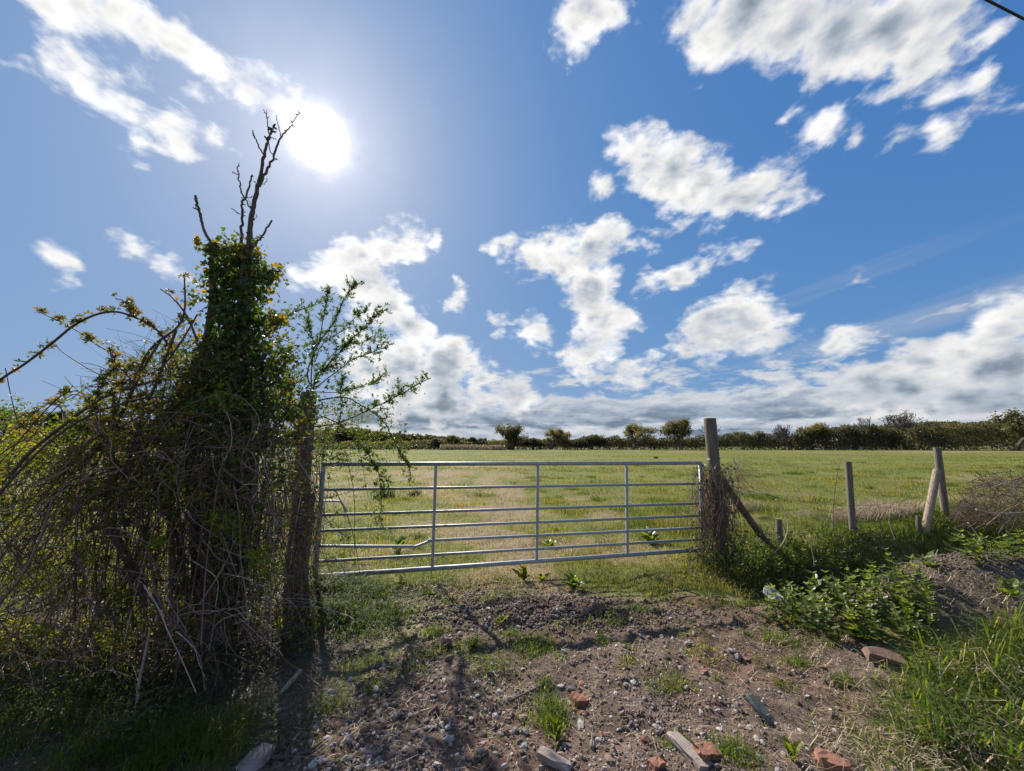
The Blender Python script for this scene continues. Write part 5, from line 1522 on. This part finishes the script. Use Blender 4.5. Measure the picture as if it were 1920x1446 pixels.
# rank grass on the far bank
g = Geo()
n = 9000
x = R.uniform(2.7, 10, n); y = np.interp(x, [a for a, b in FENCE], [b for a, b in FENCE]) + R.normal(.25, .45, n)
k = fbm(x * 1.1, y * 1.1, 3, 261) > .42
x, y = x[k], y[k]
blades(g, place(x, y), R.uniform(.05, .18, len(x)), np.full(len(x), .007), R.uniform(0, 6.3, len(x)), R.uniform(.3, 1.4, len(x)), np.clip(.4 + R.normal(0, .22, len(x)), 0, 1))
for u, v, m, rad, h in [(1490,890,500,.3,.25),(1430,935,500,.3,.2),(1260,960,700,.35,.16),(1230,940,500,.4,.15),(1290,1000,500,.2,.16)]:
    tuft(g, gnd(u, v), m, rad, h, .007, (.3, 1.3), .3)
g.obj('verge_grass', M['lush'], kind='stuff')
# dry pinkish grass between the fence posts
g = Geo()
for u, v, m in [(1640,978,420),(1665,975,520),(1690,972,420),(1615,985,220),(1650,960,220),(1710,968,220),(1395,960,160)]:
    q = gnd(u, v); m *= 2; q = q + [0, .1, 0]; xx = q[0] + R.normal(0, .2, m); yy = q[1] + R.normal(0, .14, m)
    blades(g, place(xx, yy), R.uniform(.15, .42, m), np.full(m, .007), R.uniform(0, 6.3, m), R.uniform(.4, 1.6, m), R.uniform(.4, 1, m))
g.obj('dead_grass', M['straw'], kind='stuff')
g = Geo()
for u, v in [(1690,900),(1700,905),(1660,895),(1720,890),(1630,905),(1755,895),(1780,890),(1800,880),(1500,940)]:
    q = gnd(u, v + 50)
    for k in range(5):
        b = q + R.normal(0, .15, 3) * [1, 1, 0]
        tube(g, smooth_path([b, b + [ur(-.1, .1), 0, .4], b + [ur(-.25, .25), ur(-.1, .1), ur(.5, .9)]], 6), .0025, .001, 3, ur(.3, 1), cap=False)
g.obj('dry_stalks', M['vine'], kind='stuff')

# ------------------------------------------------------------------ brush pile
bq = np.array([at(1890, 950, 7.0)[0], 7.0, 0.0]); bq[2] = float(hgt(bq[0], bq[1]))
pile = thing('brush_pile', 'heap of cut brown twigs and branches on the ditch bank', 'brushwood', tuple(bq))
def pile_top(u): return np.interp(u, [1790, 1820, 1850, 1880, 1940, 2000, 2080], [965, 925, 900, 894, 898, 912, 965])
g = Geo()
for k in range(1100):
    u0 = ur(1800, 2070); Y0 = ur(6.4, 7.6)
    v0 = pile_top(u0) + (ur(0, 1) ** 1.3) * (985 - pile_top(u0))
    a = random.gauss(.1, .7); L = ur(20, 75)
    p0 = at(u0 - L * .5 * math.cos(a), v0 + L * .5 * math.sin(a), Y0 - .1); p1 = at(u0 + L * .5 * math.cos(a), v0 - L * .5 * math.sin(a), Y0 + .1)
    tube(g, smooth_path([p0, (p0 + p1) / 2 + R.normal(0, .03, 3), p1], 5), ur(.002, .006), .001, 3, ur(.1, .9), cap=False)
part(g, 'twigs', M['vine'], pile, 'stuff')
for pix, r, tn in [([(1830,955),(1860,962),(1900,962),(1940,958)], .012, 1.0), ([(1850,985),(1885,958),(1935,935)], .010, .8), ([(1815,905),(1850,890),(1905,883)], .008, .6), ([(1900,900),(1935,890),(1990,892)], .012, .5), ([(1875,925),(1910,935),(1960,945)], .010, .7), ([(1860,915),(1890,905),(1930,912)], .008, .9)]:
    g = Geo(); tube(g, pp(pix, 6.45, 12), r, r * .6, 6, tn, rough=.08)
    part(g, 'branch', M['vine'], pile)

# ------------------------------------------------------------------ nettles
def nettle_geo(seed):
    rr = np.random.default_rng(seed)
    gs, gl = Geo(), Geo()
    H = rr.uniform(.16, .30)
    st = smooth_path([[0, 0, -.03], [rr.normal(0, .02), rr.normal(0, .02), H * .5], [rr.normal(0, .04), rr.normal(0, .04), H]], 10)
    tube(gs, st, .003, .0018, 5, .4)
    m = 7
    for i in range(m):
        f = (i + .7) / m; c = st[min(9, int(f * 9.5))]
        sz = .088 * (1 - .55 * f) * rr.uniform(.85, 1.15) + .008
        for s in (0, math.pi):
            a = i * math.pi / 2 + s + rr.normal(0, .2)
            ax = np.array([math.cos(a), math.sin(a), .55 * f + rr.normal(.05, .15)])
            nr = np.array([-.3 * math.cos(a), -.3 * math.sin(a), 1.0])
            batch(gl, TOOTH[0], TOOTH[1], c[None], frames(unit(ax)[None], nr[None]), np.array([sz]), np.clip(.35 + .45 * f + rr.normal(0, .12), 0, 1))
    return gs, gl
NET = []
for s in range(6):
    gs, gl = nettle_geo(300 + s)
    NET.append((gs.mesh('stem', M['weed']), gl.mesh('foliage', M['weed'])))
def put_nettle(x, y, s, k):
    o = on_land((x, y))
    t = thing('nettle_plant', 'young nettle with toothed leaves in the patch by the white plastic and mound', 'nettle', tuple(o), 'nettles at the foot of the mound')
    t.rotation_euler = (R.normal(0, .12), R.normal(0, .12), R.uniform(0, 6.3)); t.scale = (s, s, s)
    link('stem', NET[k][0], t); link('foliage', NET[k][1], t)
spots = []
tries = 0
while len(spots) < 150 and tries < 6000:
    tries += 1
    u, v = random.choice([(random.gauss(1545, 45), random.gauss(1125, 26)), (random.gauss(1625, 50), random.gauss(1180, 20)), (random.gauss(1490, 30), random.gauss(1105, 14)), (random.gauss(1560, 40), random.gauss(1080, 8)), (random.gauss(1700, 22), random.gauss(1150, 20)), (random.gauss(1870, 40), random.gauss(1035, 10))])
    if not (1445 < u < 1930 and 1040 < v < 1212): continue
    q = gnd(u, v)
    if any((q[0] - a) ** 2 + (q[1] - b) ** 2 < .075 ** 2 for a, b in spots): continue
    spots.append((q[0], q[1]))
for i, (x, y) in enumerate(spots):
    put_nettle(x, y, ur(.7, 1.1) * (.85 if y > 4.2 else 1), i % 6)
# smaller weeds in ones and twos, unresolved
g = Geo()
n = 5200
x = R.uniform(1.9, 5.5, n); y = R.uniform(2.9, 5.2, n)
mm = mound(x, y)
k = (fbm(x * 2.4, y * 2.4, 3, 271) > .52) & (mm < .22) & (track(x, y) < .35) & (dist_poly(x, y, DITCH) > .25)
P = place(x[k], y[k]); P[:, 2] += R.uniform(.01, .10, k.sum())
batch(g, LEAF[0], LEAF[1], P, frames(unit(rand_dirs(len(P)) + [0, 0, .3]), unit(rand_dirs(len(P)) + [0, -.3, 1])), R.uniform(.018, .042, len(P)), np.clip(.5 + R.normal(0, .25, len(P)), 0, 1))
g.obj('undergrowth', M['weed'], kind='stuff')

# ------------------------------------------------------------------ docks and dandelions, leaf by leaf
def strap_leaf(wave, width):
    g = Geo()
    n = 9
    t = np.linspace(0, 1, n)
    w = width * np.sin(np.pi * np.clip(t * .93 + .07, 0, 1)) ** .7
    z = .55 * t - .42 * t ** 2; y = t * (1 - .15 * t)
    e = wave * np.sin(t * 21)
    V = np.vstack([np.stack([-w, y, z + .25 * w + e], -1), np.stack([0 * t, y, z - .02], -1), np.stack([w, y, z + .25 * w - e], -1)])
    F = [[i, n + i, n + i + 1, i + 1] for i in range(n - 1)] + [[n + i, 2 * n + i, 2 * n + i + 1, n + i + 1] for i in range(n - 1)]
    g.add(V, F, np.tile(.35 + .3 * t, 3))
    return g
DOCK = [strap_leaf(.02, .17).mesh('leaf', M['weed']), strap_leaf(.03, .13).mesh('leaf', M['weed'])]
DOCKY = [strap_leaf(.02, .15).mesh('leaf', M['yellow']), strap_leaf(.035, .10).mesh('leaf', M['yellow'])]
def rosette(name, u, v, size, n, label, cat, meshes=DOCK, up=.6):
    q = gnd(u, v)
    t = thing(name, label, cat, (q[0], q[1], float(hgt(q[0], q[1])) - .005))
    for k in range(n):
        o = link('leaf', meshes[k % 2], t)
        o.rotation_euler = (ur(.2, 1.0) * up, ur(-.25, .25), k * 2.4 + ur(-.3, .3))
        s = size * ur(.6, 1.1); o.scale = (s, s, s)
    return t
rosette('dock_plant', 1044, 1392, .15, 11, 'bright upright broad-leaved dock in the grass clump on the near track', 'plant', DOCKY, 1.3)
rosette('dock_plant', 982, 1090, .22, 14, 'yellow-green leafy weed under the middle of the gate', 'plant', DOCKY, 1.2)
rosette('dock_plant', 1016, 1090, .15, 9, 'small yellow-green weed next to the larger one under the gate', 'plant', DOCKY, 1.1)
rosette('dock_plant', 1076, 1105, .20, 15, 'dark green bushy dock at the lip of turned soil', 'plant', DOCK, 1.3)
rosette('dandelion', 940, 1170, .11, 9, 'lone bright dandelion rosette on the dark turned soil', 'plant', DOCKY, .9)
rosette('dandelion', 752, 1100, .16, 10, 'yellowish rosette in the grass just below the bottom rail', 'plant', DOCKY, .7)
rosette('dandelion', 800, 1120, .15, 10, 'green rosette at the grass edge left of the turned soil', 'plant', DOCK, .7)
rosette('dandelion', 1128, 1196, .07, 8, 'tiny dark rosette on stony ground in mid track', 'plant', DOCK, .9)
rosette('dandelion', 1486, 1432, .12, 7, 'yellowing weed at the picture bottom beside the orange brick', 'plant', DOCKY, 1.1)
rosette('dock_plant', 1706, 1165, .24, 9, 'pale broad-leaved dock at the nettles nearest the mound', 'plant', DOCK, 1.2)
rosette('dock_plant', 1620, 1205, .17, 12, 'low grey-green thistle-like rosette in front of the nettles', 'plant', DOCK, .8)
rosette('dock_plant', 1220, 1020, .32, 12, 'dock growing beyond the gate near its hung end', 'plant', DOCK, .9)
rosette('dock_plant', 1032, 1028, .25, 10, 'dock just beyond the gate between the two hung-end uprights', 'plant', DOCK, .9)
rosette('dandelion', 747, 1035, .26, 9, 'broad-leaved weed behind the bent bar of the gate', 'plant', DOCK, .9)
rosette('dock_plant', 1745, 1065, .20, 9, 'leafy weed on the crest of the soil mound', 'plant', DOCK, 1.1)
rosette('dock_plant', 1895, 1120, .22, 9, 'leafy weed on the shaded shoulder of the soil mound', 'plant', DOCK, 1.1)
# rush clumps out in the field
for u, v, s, lb in [(722, 934, .5, 'dark rush clump in the field behind the hawthorn twig'), (777, 930, .3, 'small brown rush tuft to the right of the dark rush clump'), (1230, 860, .35, 'far dark weed clump just above the top rail')]:
    q = gnd(u, v); t = thing('rush_clump', lb, 'plant', tuple(on_land(q)))
    g = Geo(); m = 160
    x = q[0] + R.normal(0, s * .3, m); y = q[1] + R.normal(0, s * .3, m)
    blades(g, place(x, y), s * R.uniform(.3, 1, m), np.full(m, .014), R.uniform(0, 6.3, m), R.uniform(.2, .9, m), np.clip(R.normal(.2, .2, m), 0, 1))
    part(g, 'leaves', M['dark_weed'], t, 'stuff')
